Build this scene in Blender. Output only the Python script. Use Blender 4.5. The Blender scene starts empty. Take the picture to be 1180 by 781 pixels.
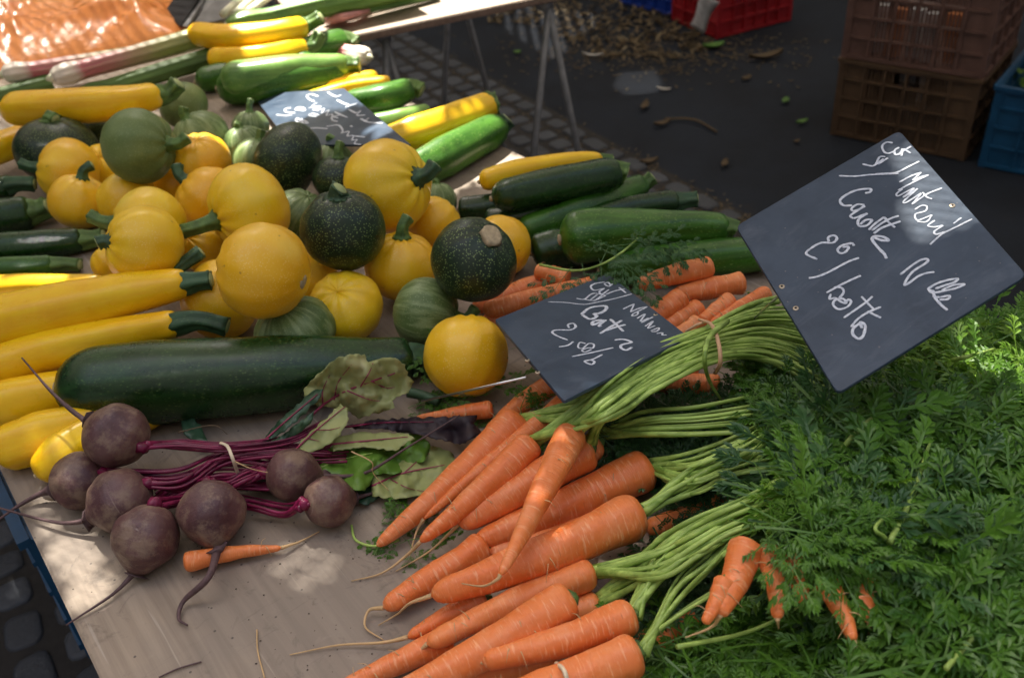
import bpy, bmesh, math, random
import numpy as np
from mathutils import Vector, Matrix, Euler, noise
random.seed(7); rng=np.random.default_rng(7)
S=bpy.context.scene; COL=S.collection
F=1080.0; CAMZ=1.5; TZ=0.8
RC=(Matrix.Rotation(math.radians(54),3,'X') @ Matrix.Rotation(math.radians(-5),3,'Z'))
CAM=Vector((0,0,CAMZ))
def ray(px,py): return RC @ Vector(((px-590)/F,-(py-390.5)/F,-1.0))
def at(px,py,z):
    d=ray(px,py); return CAM+d*((z-CAMZ)/d.z)
def T(px,py,h=0.0): return at(px,py,TZ+h)          # a point h above the table top
def depth(p): return -(RC.transposed()@(p-CAM)).z
def ppm(p): return depth(p)/F                       # metres per photograph pixel at p
def cdir(x,y,z): return (RC@Vector((x,y,z))).normalized()

# ------------------------------------------------------------------ materials
class NT:
    def __init__(s,name):
        m=bpy.data.materials.new(name); m.use_nodes=True; s.m=m; s.t=m.node_tree; s.n=s.t.nodes; s.l=s.t.links
        s.b=s.n['Principled BSDF']; s.out=s.n['Material Output']
    def nd(s,ty,ins={},**props):
        n=s.n.new(ty)
        for k,v in props.items(): setattr(n,k,v)
        for k,v in ins.items():
            i=n.inputs[k]
            if isinstance(v,bpy.types.NodeSocket): s.l.new(v,i)
            else: i.default_value=v
        return n
    def coord(s,kind='Object'): return s.nd('ShaderNodeTexCoord').outputs[kind]
    def rnd(s):
        o=s.nd('ShaderNodeObjectInfo').outputs['Random']
        return s.math('MULTIPLY',o,37.0)
    def math(s,op,a,b=0.0,c=None):
        ins={0:a,1:b}
        if c is not None: ins[2]=c
        return s.nd('ShaderNodeMath',ins,operation=op).outputs[0]
    def noise(s,vec,scale,detail=3,rough=.55,w=None,dist=0.0):
        ins={'Vector':vec,'Scale':scale,'Detail':detail,'Roughness':rough,'Distortion':dist}
        n=s.nd('ShaderNodeTexNoise',noise_dimensions='4D' if w is not None else '3D')
        for k,v in ins.items():
            if isinstance(v,bpy.types.NodeSocket): s.l.new(v,n.inputs[k])
            else: n.inputs[k].default_value=v
        if w is not None: s.l.new(w,n.inputs['W'])
        return n.outputs['Fac']
    def vor(s,vec,scale,feature='F1',w=None,out='Distance'):
        n=s.nd('ShaderNodeTexVoronoi',{'Vector':vec,'Scale':scale},feature=feature); return n.outputs[out]
    def ramp(s,f,stops,interp='LINEAR'):
        n=s.nd('ShaderNodeValToRGB',{'Fac':f}); e=n.color_ramp; e.interpolation=interp
        while len(e.elements)<len(stops): e.elements.new(.5)
        for el,(p,c) in zip(e.elements,stops):
            el.position=p; el.color=(c,c,c,1) if isinstance(c,(int,float)) else (*c,1)
        return n.outputs['Color']
    def mix(s,f,a,b,blend='MIX'):
        n=s.nd('ShaderNodeMix',data_type='RGBA',blend_type=blend)
        for i,v in ((0,f),(6,a),(7,b)):
            if isinstance(v,bpy.types.NodeSocket): s.l.new(v,n.inputs[i])
            elif i==0: n.inputs[0].default_value=v
            else: n.inputs[i].default_value=(*v,1)
        return n.outputs[2]
    def mapping(s,vec,scale=(1,1,1),rot=(0,0,0),loc=(0,0,0)):
        return s.nd('ShaderNodeMapping',{'Vector':vec,'Scale':scale,'Rotation':rot,'Location':loc}).outputs[0]
    def bump(s,h,strength=.3,dist=.001):
        b=s.nd('ShaderNodeBump',{'Height':h,'Strength':strength,'Distance':dist}).outputs[0]
        s.l.new(b,s.b.inputs['Normal']); return b
    def set(s,**k):
        names={'color':'Base Color','rough':'Roughness','metal':'Metallic','sss':'Subsurface Weight','coat':'Coat Weight','coatr':'Coat Roughness','spec':'Specular IOR Level','trans':'Transmission Weight','alpha':'Alpha'}
        for a,v in k.items():
            i=s.b.inputs[names[a]]
            if isinstance(v,bpy.types.NodeSocket): s.l.new(v,i)
            elif isinstance(v,tuple): i.default_value=(*v,1)
            else: i.default_value=v
        return s
def plain(name,c,rough=.6,metal=0,var=.25,scale=30,bump=.0,bscale=200):
    t=NT(name); co=t.coord(); f=t.noise(co,scale,5,.6)
    a=tuple(x*(1-var) for x in c); b=tuple(min(1,x*(1+var)) for x in c)
    t.set(color=t.mix(t.ramp(f,[(.3,0.),(.7,1.)]),a,b),rough=rough,metal=metal)
    if bump: t.bump(t.noise(co,bscale,4),bump,.001)
    return t.m

def m_yellow(name='yellow_skin',c1=(.82,.47,.006),c2=(.92,.64,.014),c3=(.84,.36,.006)):
    t=NT(name); co=t.coord(); w=t.rnd()
    big=t.noise(co,14,3,.5,w)
    col=t.mix(t.ramp(big,[(.35,0.),(.65,1.)]),c1,c2)
    rr=t.nd('ShaderNodeObjectInfo').outputs['Random']
    col=t.mix(t.math('MULTIPLY',rr,.55),col,c3)
    sp=t.vor(co,380); d=t.ramp(sp,[(.22,1.),(.36,0.)])
    dn=t.ramp(t.noise(co,60,2,.5,w),[(.35,0.15),(.6,1.)])
    col=t.mix(t.math('MULTIPLY',t.math('MULTIPLY',d,dn),.35),col,(.95,.75,.3))
    pale=t.ramp(t.noise(co,11,2,.5,w),[(.58,0.),(.72,1.)]); col=t.mix(t.math('MULTIPLY',pale,.5),col,(.88,.66,.10)); sc=t.ramp(t.noise(co,55,6,.7,w,.6),[(.66,0.),(.72,1.)])
    col=t.mix(t.math('MULTIPLY',sc,.6),col,(.33,.18,.04))
    ps=t.vor(co,38,out='Distance'); pq=t.ramp(t.math('ADD',ps,t.math('MULTIPLY',t.noise(co,300,3,.6,w),.12)),[(.10,1.),(.14,0.)])
    col=t.mix(t.math('MULTIPLY',pq,.55),col,(.30,.14,.03))
    t.set(color=col,rough=t.math('ADD',.3,t.math('MULTIPLY',t.noise(co,45,3,.6,w),.22)),sss=.05,coat=.15,coatr=.15)
    t.b.inputs['Subsurface Radius'].default_value=(.02,.01,.002); t.b.inputs['Subsurface Scale'].default_value=.25
    t.bump(t.noise(co,70,4,.6,w),.16,.0012); return t.m
def m_speckled(name,base,base2,speck,patch=None,rough=.3,sps=.16,amt=.7,streak=None):
    t=NT(name); co=t.coord(); w=t.rnd()
    col=t.mix(t.ramp(t.noise(co,18,4,.6,w),[(.35,0.),(.65,1.)]),base,base2)
    if streak is not None:
        s=t.nd('ShaderNodeSeparateXYZ',{0:co})
        ang=t.math('ARCTAN2',s.outputs['Y'],s.outputs['X'])
        v=t.nd('ShaderNodeCombineXYZ',{0:t.math('MULTIPLY',ang,6.0),1:t.math('MULTIPLY',s.outputs['Z'],28.0),2:w}).outputs[0]
        f=t.ramp(t.noise(v,1.0,4,.6),[(.46,0.),(.62,1.)])
        col=t.mix(t.math('MULTIPLY',f,.5),col,streak)
    if patch is not None:
        pm=t.ramp(t.noise(co,9,1,.5,w),[(.60,0.),(.74,1.)]); col=t.mix(t.math('MULTIPLY',pm,.6),col,patch)
    n2=t.vor(co,340); d=t.ramp(n2,[(sps*1.1,1.),(sps*1.9,0.)])
    n3=t.vor(co,130); d3=t.ramp(n3,[(sps*.6,1.),(sps*.95,0.)])
    dm=t.math('MAXIMUM',d,d3); dn=t.ramp(t.noise(co,30,3,.6,w),[(.3,.3),(.6,1.)])
    col=t.mix(t.math('MULTIPLY',t.math('MULTIPLY',dm,dn),amt),col,speck)
    sc=t.ramp(t.noise(co,40,6,.7,w,.6),[(.70,0.),(.75,1.)])
    col=t.mix(t.math('MULTIPLY',sc,.35),col,(.22,.19,.09))
    t.set(color=col,rough=t.math('ADD',rough,t.math('MULTIPLY',t.noise(co,50,3,.6,w),.2)),spec=.38)
    t.bump(t.noise(co,240,4,.6,w),.2,.0006); return t.m
def m_zuc(name,base,base2,speck,amt=.5,rough=.28,stripe=.35):
    t=NT(name); co=t.coord(); w=t.rnd()
    col=t.mix(t.ramp(t.noise(co,16,4,.6,w),[(.35,0.),(.65,1.)]),base,base2)
    st=t.noise(t.mapping(co,(6,90,90)),1.0,4,.6,w)
    col=t.mix(t.math('MULTIPLY',t.ramp(st,[(.45,0.),(.62,1.)]),stripe),col,tuple(min(1,x*1.9+.01) for x in base2))
    n=t.vor(t.mapping(co,(.45,1,1)),360); d=t.ramp(n,[(.16,1.),(.30,0.)])
    col=t.mix(t.math('MULTIPLY',t.math('MULTIPLY',d,t.ramp(t.noise(co,40,3,.6,w),[(.4,.1),(.6,1.)])),amt),col,speck)
    sc=t.ramp(t.noise(t.mapping(co,(.4,1,1)),50,6,.7,w,.6),[(.70,0.),(.75,1.)])
    col=t.mix(t.math('MULTIPLY',sc,.4),col,(.28,.22,.09))
    t.set(color=col,rough=t.math('ADD',rough-.06,t.math('MULTIPLY',t.noise(co,60,3,.6,w),.2)),spec=.42)
    t.bump(t.noise(co,220,4,.6,w),.2,.0006); return t.m
def m_carrot():
    t=NT('carrot_skin'); co=t.coord(); w=t.rnd()
    col=t.mix(t.ramp(t.noise(co,20,3,.6,w),[(.35,0.),(.65,1.)]),(.74,.20,.045),(.84,.29,.085))
    r=t.nd('ShaderNodeObjectInfo').outputs['Random']; col=t.mix(t.math('MULTIPLY',r,.7),col,(.72,.15,.022))
    ln=t.noise(t.mapping(co,(430,60,60)),1.0,3,.6,w); l=t.ramp(ln,[(.55,0.),(.66,1.)])
    col=t.mix(t.math('MULTIPLY',l,.5),col,(.92,.50,.26))
    pl=t.ramp(t.noise(co,38,4,.65,w),[(.5,0.),(.7,1.)]); col=t.mix(t.math('MULTIPLY',pl,.35),col,(.86,.40,.20))
    dk=t.ramp(t.noise(t.mapping(co,(520,60,60)),1.0,3,.6,w),[(.66,0.),(.74,1.)]); col=t.mix(t.math('MULTIPLY',dk,.45),col,(.28,.09,.03))
    bl=t.ramp(t.noise(co,90,5,.7,w),[(.66,0.),(.76,1.)]); col=t.mix(t.math('MULTIPLY',bl,.4),col,(.40,.17,.07))
    t.set(color=col,rough=t.math('ADD',.38,t.math('MULTIPLY',t.noise(co,80,3,.6,w),.25)),sss=.12,coat=.08)
    t.b.inputs['Subsurface Radius'].default_value=(.02,.006,.002); t.b.inputs['Subsurface Scale'].default_value=.2
    h=t.math('ADD',t.math('MULTIPLY',ln,-1.0),t.math('MULTIPLY',t.noise(co,160,4,.6,w),.5))
    t.bump(h,.8,.0016); return t.m
def m_beet():
    t=NT('beet_skin'); co=t.coord(); w=t.rnd()
    col=t.mix(t.ramp(t.noise(co,22,5,.65,w),[(.35,0.),(.65,1.)]),(.060,.018,.022),(.14,.062,.055))
    col=t.mix(t.math('MULTIPLY',t.ramp(t.noise(co,45,6,.7,w),[(.46,0.),(.60,1.)]),.8),col,(.23,.15,.10))
    v=t.noise(t.mapping(co,(120,9,9)),1.0,3,.6,w,.5); l=t.ramp(v,[(.64,0.),(.69,1.)])
    col=t.mix(t.math('MULTIPLY',l,.5),col,(.30,.22,.17))
    t.set(color=col,rough=t.math('ADD',.38,t.math('MULTIPLY',t.noise(co,70,3,.6,w),.25)),coat=.1)
    t.bump(t.math('ADD',t.math('MULTIPLY',v,-.7),t.noise(co,150,5,.65,w)),.7,.002); return t.m
def m_leaf(name,c1,c2,c3,trans=.3,rough=.5):
    t=NT(name); co=t.coord()
    at_=t.nd('ShaderNodeAttribute',attribute_name='tint').outputs['Fac']
    col=t.mix(t.ramp(at_,[(0,0.),(.7,1.)]),c1,c2); col=t.mix(t.ramp(at_,[(.8,0.),(1.,1.)]),col,c3)
    col=t.mix(t.math('MULTIPLY',t.noise(co,90,3),.5),col,c1)
    t.set(color=col,rough=rough)
    tr=t.nd('ShaderNodeBsdfTranslucent',{'Color':col}); ms=t.nd('ShaderNodeMixShader',{0:trans})
    t.l.new(t.b.outputs[0],ms.inputs[1]); t.l.new(tr.outputs[0],ms.inputs[2]); t.l.new(ms.outputs[0],t.out.inputs[0]); return t.m
def m_stemgrad():     # leaf stalks of the celery: white foot, pink, then green along local X
    t=NT('stalk_skin'); co=t.coord(); x=t.nd('ShaderNodeSeparateXYZ',{0:co}).outputs['X']
    x=t.math('ADD',x,t.math('MULTIPLY',t.noise(co,20,3),.05))
    f=t.math('MULTIPLY',x,2.0)
    col=t.ramp(f,[(.05,(.75,.68,.6)),(.14,(.72,.60,.52)),(.19,(.50,.10,.14)),(.34,(.46,.20,.16)),(.5,(.30,.30,.08)),(.8,(.16,.26,.05))])
    st=t.noise(t.mapping(co,(4,260,260)),1.0,4,.6); col=t.mix(t.math('MULTIPLY',t.ramp(st,[(.4,0.),(.6,1.)]),.3),col,(.55,.50,.3))
    t.set(color=col,rough=.4); t.bump(st,.5,.001); return t.m
def m_table():
    t=NT('plywood'); co=t.coord()
    g=t.noise(t.mapping(co,(3,70,3)),1.0,6,.65,dist=.4)
    col=t.mix(t.ramp(g,[(.35,0.),(.65,1.)]),(.23,.175,.125),(.35,.275,.20))
    col=t.mix(t.ramp(t.noise(co,5,5,.6),[(.4,0.),(.62,.55)]),col,(.19,.155,.125))
    blot=t.ramp(t.noise(co,26,7,.72,dist=.8),[(.56,0.),(.72,1.)]); col=t.mix(t.math('MULTIPLY',blot,.75),col,(.10,.075,.055))
    pale=t.ramp(t.noise(t.mapping(co,(4,4,4),(0,0,.8)),4.0,6,.7,dist=.5),[(.60,0.),(.75,1.)]); col=t.mix(t.math('MULTIPLY',pale,.35),col,(.40,.34,.28))
    sp=t.ramp(t.vor(co,55),[(.05,1.),(.085,0.)]); col=t.mix(t.math('MULTIPLY',sp,.8),col,(.045,.035,.03))
    sc=t.ramp(t.noise(t.mapping(co,(5,160,5),(0,0,.7)),1.0,3,.5),[(.66,0.),(.71,1.)]); col=t.mix(t.math('MULTIPLY',sc,.5),col,(.44,.38,.31)); d2=t.ramp(t.noise(t.mapping(co,(60,4,4),(0,0,-.5)),1.0,5,.7,dist=.6),[(.62,0.),(.72,1.)]); col=t.mix(t.math('MULTIPLY',d2,.5),col,(.12,.09,.07))
    t.set(color=col,rough=.62); t.bump(t.math('ADD',g,t.noise(co,300,4)),.3,.0008); return t.m
def m_asphalt():
    t=NT('asphalt'); co=t.coord()
    n=t.noise(co,220,3,.7); col=t.mix(t.ramp(n,[(.3,0.),(.75,1.)]),(.009,.012,.019),(.032,.039,.053))
    col=t.mix(t.ramp(t.noise(co,2.2,6,.65),[(.4,0.),(.65,.7)]),col,(.012,.013,.016))
    sp=t.ramp(t.vor(co,60),[(.06,1.),(.12,0.)]); col=t.mix(t.math('MULTIPLY',sp,.35),col,(.07,.07,.07))
    br=t.ramp(t.noise(co,7,7,.7),[(.6,0.),(.75,1.)]); col=t.mix(t.math('MULTIPLY',br,.45),col,(.035,.026,.018))
    t.set(color=col,rough=.85,spec=.2); t.bump(n,.6,.004); return t.m
def m_cobble():
    t=NT('granite_sett'); co=t.coord()
    at_=t.nd('ShaderNodeAttribute',attribute_name='tint').outputs['Fac']
    col=t.mix(at_,(.032,.038,.050),(.068,.078,.098)); n=t.noise(co,120,4,.7)
    col=t.mix(t.math('MULTIPLY',n,.5),col,(.035,.035,.038))
    t.set(color=col,rough=.6); t.bump(t.noise(co,60,5,.7),.7,.006); return t.m
def m_slate(name='slate_board'):
    t=NT(name); co=t.coord()
    col=t.mix(t.ramp(t.noise(co,14,5,.65),[(.35,0.),(.68,1.)]),(.022,.039,.066),(.044,.068,.104))
    sm=t.ramp(t.noise(t.mapping(co,(10,34,10)),1.0,6,.7,dist=1.2),[(.52,0.),(.75,1.)]); col=t.mix(t.math('MULTIPLY',sm,.5),col,(.11,.13,.16))
    sp=t.ramp(t.vor(co,75),[(.045,1.),(.07,0.)]); col=t.mix(t.math('MULTIPLY',sp,.5),col,(.20,.18,.17))
    t.set(color=col,rough=t.math('ADD',.40,t.math('MULTIPLY',sm,.25)),spec=.32); t.bump(t.noise(co,240,4),.12,.0004); return t.m
def m_chalk():
    t=NT('chalk_marker'); co=t.coord(); n=t.ramp(t.noise(co,300,4,.7),[(.3,.0),(.6,1.)])
    t.set(color=t.mix(n,(.38,.42,.50),(.68,.71,.76)),rough=.9); return t.m
def m_bag():
    t=NT('bag_plastic'); co=t.coord(); n=t.noise(co,6,5)
    col=t.mix(n,(.80,.25,.05),(.88,.36,.11)); t.set(color=col,rough=.2,coat=.3)
    t.bump(t.noise(co,22,5,.6,dist=1.2),.5,.004)
    tr=t.nd('ShaderNodeBsdfTranslucent',{'Color':col}); ms=t.nd('ShaderNodeMixShader',{0:.3})
    t.l.new(t.b.outputs[0],ms.inputs[1]); t.l.new(tr.outputs[0],ms.inputs[2]); t.l.new(ms.outputs[0],t.out.inputs[0]); return t.m

def m_blocker():  # translucent sheet added out of view to block and soften the sun
    t=NT('blocker_sheet'); t.set(color=(.70,.66,.58),rough=.9)
    tr=t.nd('ShaderNodeBsdfTranslucent',{'Color':(.84,.78,.68,1)}); ms=t.nd('ShaderNodeMixShader',{0:.10})
    t.l.new(t.b.outputs[0],ms.inputs[1]); t.l.new(tr.outputs[0],ms.inputs[2]); t.l.new(ms.outputs[0],t.out.inputs[0]); return t.m
M=dict(
 yellow=m_yellow(),
 yz=m_zuc('yellow_zucchini_skin',(.82,.43,.004),(.90,.56,.008),(.95,.72,.15),.2,.26,.10),
 dgr=m_speckled('dark_green_skin',(.008,.020,.009),(.016,.036,.013),(.22,.30,.10),(.09,.15,.008),.26,.18,.8),
 lgr=m_speckled('pale_green_skin',(.075,.13,.035),(.14,.20,.065),(.40,.48,.25),None,.34,.15,.45,(.34,.42,.20)),
 ggr=m_speckled('mottled_green_skin',(.10,.16,.045),(.17,.23,.075),(.35,.42,.2),(.20,.23,.05),.34,.16,.5),
 gzd=m_zuc('dark_zucchini_skin',(.006,.024,.006),(.014,.050,.008),(.16,.26,.07),.45,.24,.30),
 gzm=m_zuc('green_zucchini_skin',(.016,.070,.006),(.042,.125,.010),(.25,.38,.10),.6,.26,.35),
 gzl=m_zuc('light_zucchini_skin',(.07,.17,.035),(.14,.26,.05),(.4,.5,.2),.4,.3,.3),
 gstem=m_zuc('fruit_stem',(.045,.095,.020),(.09,.16,.035),(.2,.3,.1),.3,.5,.5),
 dstem=m_zuc('dark_fruit_stem',(.018,.045,.020),(.035,.085,.035),(.2,.3,.1),.3,.5,.5),
 cut=plain('cut_stem',(.36,.42,.18),.7), scar=plain('blossom_scar',(.42,.33,.20),.85,scale=200,bump=.6),
 carrot=m_carrot(), hair=plain('root_hair',(.55,.36,.17),.7),
 beet=m_beet(), beettail=plain('beet_tail_skin',(.10,.055,.055),.7,scale=150,bump=.7),
 magenta=m_zuc('beet_stalk',(.060,.002,.016),(.18,.008,.048),(.4,.1,.2),.1,.3,.45),
 petiole=m_zuc('carrot_stalk',(.15,.26,.035),(.32,.44,.10),(.4,.5,.2),.2,.4,.5),
 frond=m_leaf('carrot_leaf',(.045,.135,.014),(.14,.31,.026),(.30,.50,.05),.35,.40),
 frond2=m_leaf('carrot_leaf_bluish',(.035,.105,.030),(.085,.20,.05),(.14,.30,.06),.3,.42),
 beetleaf=m_leaf('beet_leaf_pale',(.32,.36,.12),(.50,.51,.22),(.56,.50,.27),.2,.5),
 beetleafg=m_leaf('beet_leaf_green',(.09,.20,.02),(.17,.33,.04),(.24,.40,.07),.25,.4),
 beetleafd=m_leaf('beet_leaf_dark',(.02,.06,.030),(.045,.10,.05),(.08,.16,.07),.15,.4),
 wilt=m_leaf('beet_leaf_wilted',(.012,.006,.012),(.028,.014,.02),(.05,.02,.03),.05,.6),
 vein=plain('leaf_vein',(.28,.03,.08),.5), dvein=plain('leaf_vein_dull',(.14,.03,.05),.5),
 stalk=m_stemgrad(), leek=plain('onion_white',(.62,.62,.45),.4), onion=plain('onion_green',(.10,.22,.05),.45),
 onionpink=plain('onion_pink',(.55,.25,.24),.4),
 table=m_table(), edge=plain('plywood_edge',(.20,.13,.10),.8,scale=90), steel=plain('trestle_steel',(.24,.24,.25),.5,.3),
 asphalt=m_asphalt(), cobble=m_cobble(), dirt=plain('sand_joint',(.025,.022,.020),.95,scale=50,bump=.8),
 slate=m_slate(), chalk=m_chalk(), rivet=plain('rivet_brass',(.45,.38,.28),.4,.7), wire=plain('skewer_steel',(.6,.6,.6),.3,1.0),
 rubber=plain('rubber_band',(.60,.36,.20),.6), rubberw=plain('rubber_band_pale',(.72,.60,.42),.6),
 bag=m_bag(), brown=plain('brown_crate_plastic',(.13,.070,.055),.5,var=.3,scale=12), brown2=plain('olive_crate_plastic',(.085,.05,.027),.5,var=.3,scale=12),
 blue=plain('blue_crate_plastic',(.008,.065,.15),.42,scale=12), bluebg=plain('deep_blue_crate_plastic',(.010,.045,.30),.45,scale=12), red=plain('red_crate_plastic',(.30,.012,.018),.45,scale=12),
 paper=plain('white_paper',(.7,.7,.72),.7), orange=plain('orange_pack',(.75,.22,.03),.5), litter=m_leaf('dry_leaf',(.11,.075,.04),(.22,.165,.09),(.36,.30,.19),.1,.8),
 freshleaf=plain('fresh_green_leaf',(.10,.22,.04),.6), black=plain('black_card',(.008,.008,.009),.85), grey=plain('grey_card',(.20,.20,.20),.4,.4),
 sun_blocker=m_blocker(), soil=plain('dry_soil',(.06,.04,.03),.95), blackcard=plain('matt_black_card',(.004,.004,.005),1.0), plaster=plain('street_plaster',(.08,.08,.085),.9), pane=plain('window_glass',(.02,.025,.03),.1), darkleaf=plain('deep_foliage',(.012,.035,.012),.9,bump=.8,bscale=120), cig=plain('litter_white',(.55,.52,.48),.8),
)

# ------------------------------------------------------------------ object helpers
def thing(name,label,cat,loc,group=None,mat=None):
    o=bpy.data.objects.new(name,None); COL.objects.link(o); o.empty_display_size=.05
    o.matrix_world=mat if mat is not None else Matrix.Translation(loc)
    o['label']=label; o['category']=cat
    if group: o['group']=group
    return o
def frame(p0,p1,up=Vector((0,0,1))):
    x=(p1-p0).normalized(); y=up.cross(x)
    if y.length<1e-3: y=Vector((0,1,0))
    y.normalize(); z=x.cross(y)
    m=Matrix((x,y,z)).transposed().to_4x4(); m.translation=p0; return m
def mesh(name,V,Fc,mat,parent=None,Mt=None,smooth=True,tint=None):
    """link one mesh object; V are world coordinates, Mt the world matrix of the thing it belongs to"""
    me=bpy.data.meshes.new(name)
    V=np.asarray([tuple(v) for v in V] if not isinstance(V,np.ndarray) else V,dtype=float)
    if Mt is None: Mt=Matrix.Identity(4)
    I=np.array(Mt.inverted()); V=V@I[:3,:3].T+I[:3,3]
    me.from_pydata(V.tolist(),[],[tuple(f) for f in Fc]); me.materials.append(mat)
    if smooth: me.polygons.foreach_set('use_smooth',[True]*len(me.polygons))
    if tint is not None:
        a=me.attributes.new('tint','FLOAT','POINT'); a.data.foreach_set('value',np.asarray(tint,dtype=np.float32))
    me.update(); o=bpy.data.objects.new(name,me); COL.objects.link(o)
    if parent is not None: o.parent=parent
    else: o.matrix_world=Mt
    return o
def struct(o): o['kind']='structure'; return o
def tag(o,label,cat,group=None):
    o['label']=label; o['category']=cat
    if group: o['group']=group
    return o
def catmull(P,m):
    P=[Vector(p) for p in P]; n=len(P)
    if n==2: return [P[0].lerp(P[1],i/m) for i in range(m+1)]
    Q=[2*P[0]-P[1]]+P+[2*P[-1]-P[-2]]; out=[]
    for k in range(m+1):
        t=k/m*(n-1); i=min(int(t),n-2); u=t-i; a,b,c,d=Q[i:i+4]
        out.append(.5*((2*b)+(c-a)*u+(2*a-5*b+4*c-d)*u*u+(3*b-a-3*c+d)*u**3))
    return out
def interp(xs,ys,t):
    return float(np.interp(t,xs,ys))
def loft(P,R,n=18,shape=None,flat=None,up=None,wob=0,cap=True,seed=0):
    V=[];Fc=[]; m=len(P); nrm=None
    for i in range(m):
        t=(P[min(i+1,m-1)]-P[max(i-1,0)]).normalized()
        if nrm is None:
            a=up if up is not None else (Vector((0,0,1)) if abs(t.z)<.9 else Vector((1,0,0)))
            nrm=(a-t*a.dot(t)).normalized()
        else: nrm=(nrm-t*nrm.dot(t)).normalized()
        b=t.cross(nrm)
        for j in range(n):
            A=2*math.pi*j/n; r=R[i]
            if shape: r*=shape(i/(m-1),A)
            if wob: r*=1+wob*noise.noise(Vector((math.cos(A)*1.3+seed,math.sin(A)*1.3,i/(m-1)*5+seed)))
            c,s=math.cos(A),math.sin(A)
            if flat: c*=flat
            V.append(P[i]+nrm*(r*c)+b*(r*s))
    for i in range(m-1):
        for j in range(n):
            k=(j+1)%n; Fc.append((i*n+j,i*n+k,(i+1)*n+k,(i+1)*n+j))
    if cap:
        V.append(P[0]); a=len(V)-1; V.append(P[-1]); b_=len(V)-1
        for j in range(n):
            k=(j+1)%n; Fc.append((a,k,j)); Fc.append((b_,(m-1)*n+j,(m-1)*n+k))
    return V,Fc
def boxv(c,sx,sy,sz,Rm=None):
    V=[Vector((x*sx/2,y*sy/2,z*sz/2)) for x in(-1,1) for y in(-1,1) for z in(-1,1)]
    if Rm is not None: V=[Rm@v for v in V]
    return [v+Vector(c) for v in V],[(0,1,3,2),(4,6,7,5),(0,4,5,1),(2,3,7,6),(0,2,6,4),(1,5,7,3)]
class Acc:
    def __init__(s): s.V=[];s.F=[];s.t=[]
    def add(s,VF,tint=.5):
        V,Fc=VF; o=len(s.V); s.V+=list(V); s.F+=[tuple(i+o for i in f) for f in Fc]; s.t+=[tint]*len(V)
    def build(s,name,mat,parent=None,Mt=None,smooth=True,tint=False):
        return mesh(name,s.V,s.F,mat,parent,Mt,smooth,s.t if tint else None)

# ------------------------------------------------------------------ round squashes
SQ=[]
def sq_solve():
    placed=[]
    for q in SQ:
        cx,cy,r,h=q['c'][0],q['c'][1],q['r'],q['h']
        d=ray(cx,cy)
        def cen(h):
            # centre height so that the body's underside is h above the table top
            t=(TZ+h+.04-CAMZ)/d.z
            for _ in range(6):
                rad=r*t/F; t=(TZ+h+rad-CAMZ)/d.z
            return CAM+d*t, r*t/F
        best=cen(h)
        if h>0:
            hh=h
            for _ in range(60):
                p,rad=cen(hh); pen=max([ (rad+b-(p-a).length)/min(rad,b) for a,b in placed]+[-1])
                if pen<.10: break
                hh+=.003
                if hh>h+.05: break
            best=cen(hh)
        q['p'],q['rad']=best; placed.append(best)
def squash(kind,cx,cy,r,h,ax,stem,label,ratio=.93,scar=False,cutscar=False,thick=1.0):
    SQ.append(dict(kind=kind,c=(cx,cy),r=r,h=h,ax=ax,stem=stem,label=label,ratio=ratio,scar=scar,cutscar=cutscar,thick=thick))
GRP={'y':'round yellow squashes heaped on the table','d':'round dark green squashes in the heap','g':'round pale green squashes in the heap','m':'round pale green squashes in the heap'}
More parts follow.
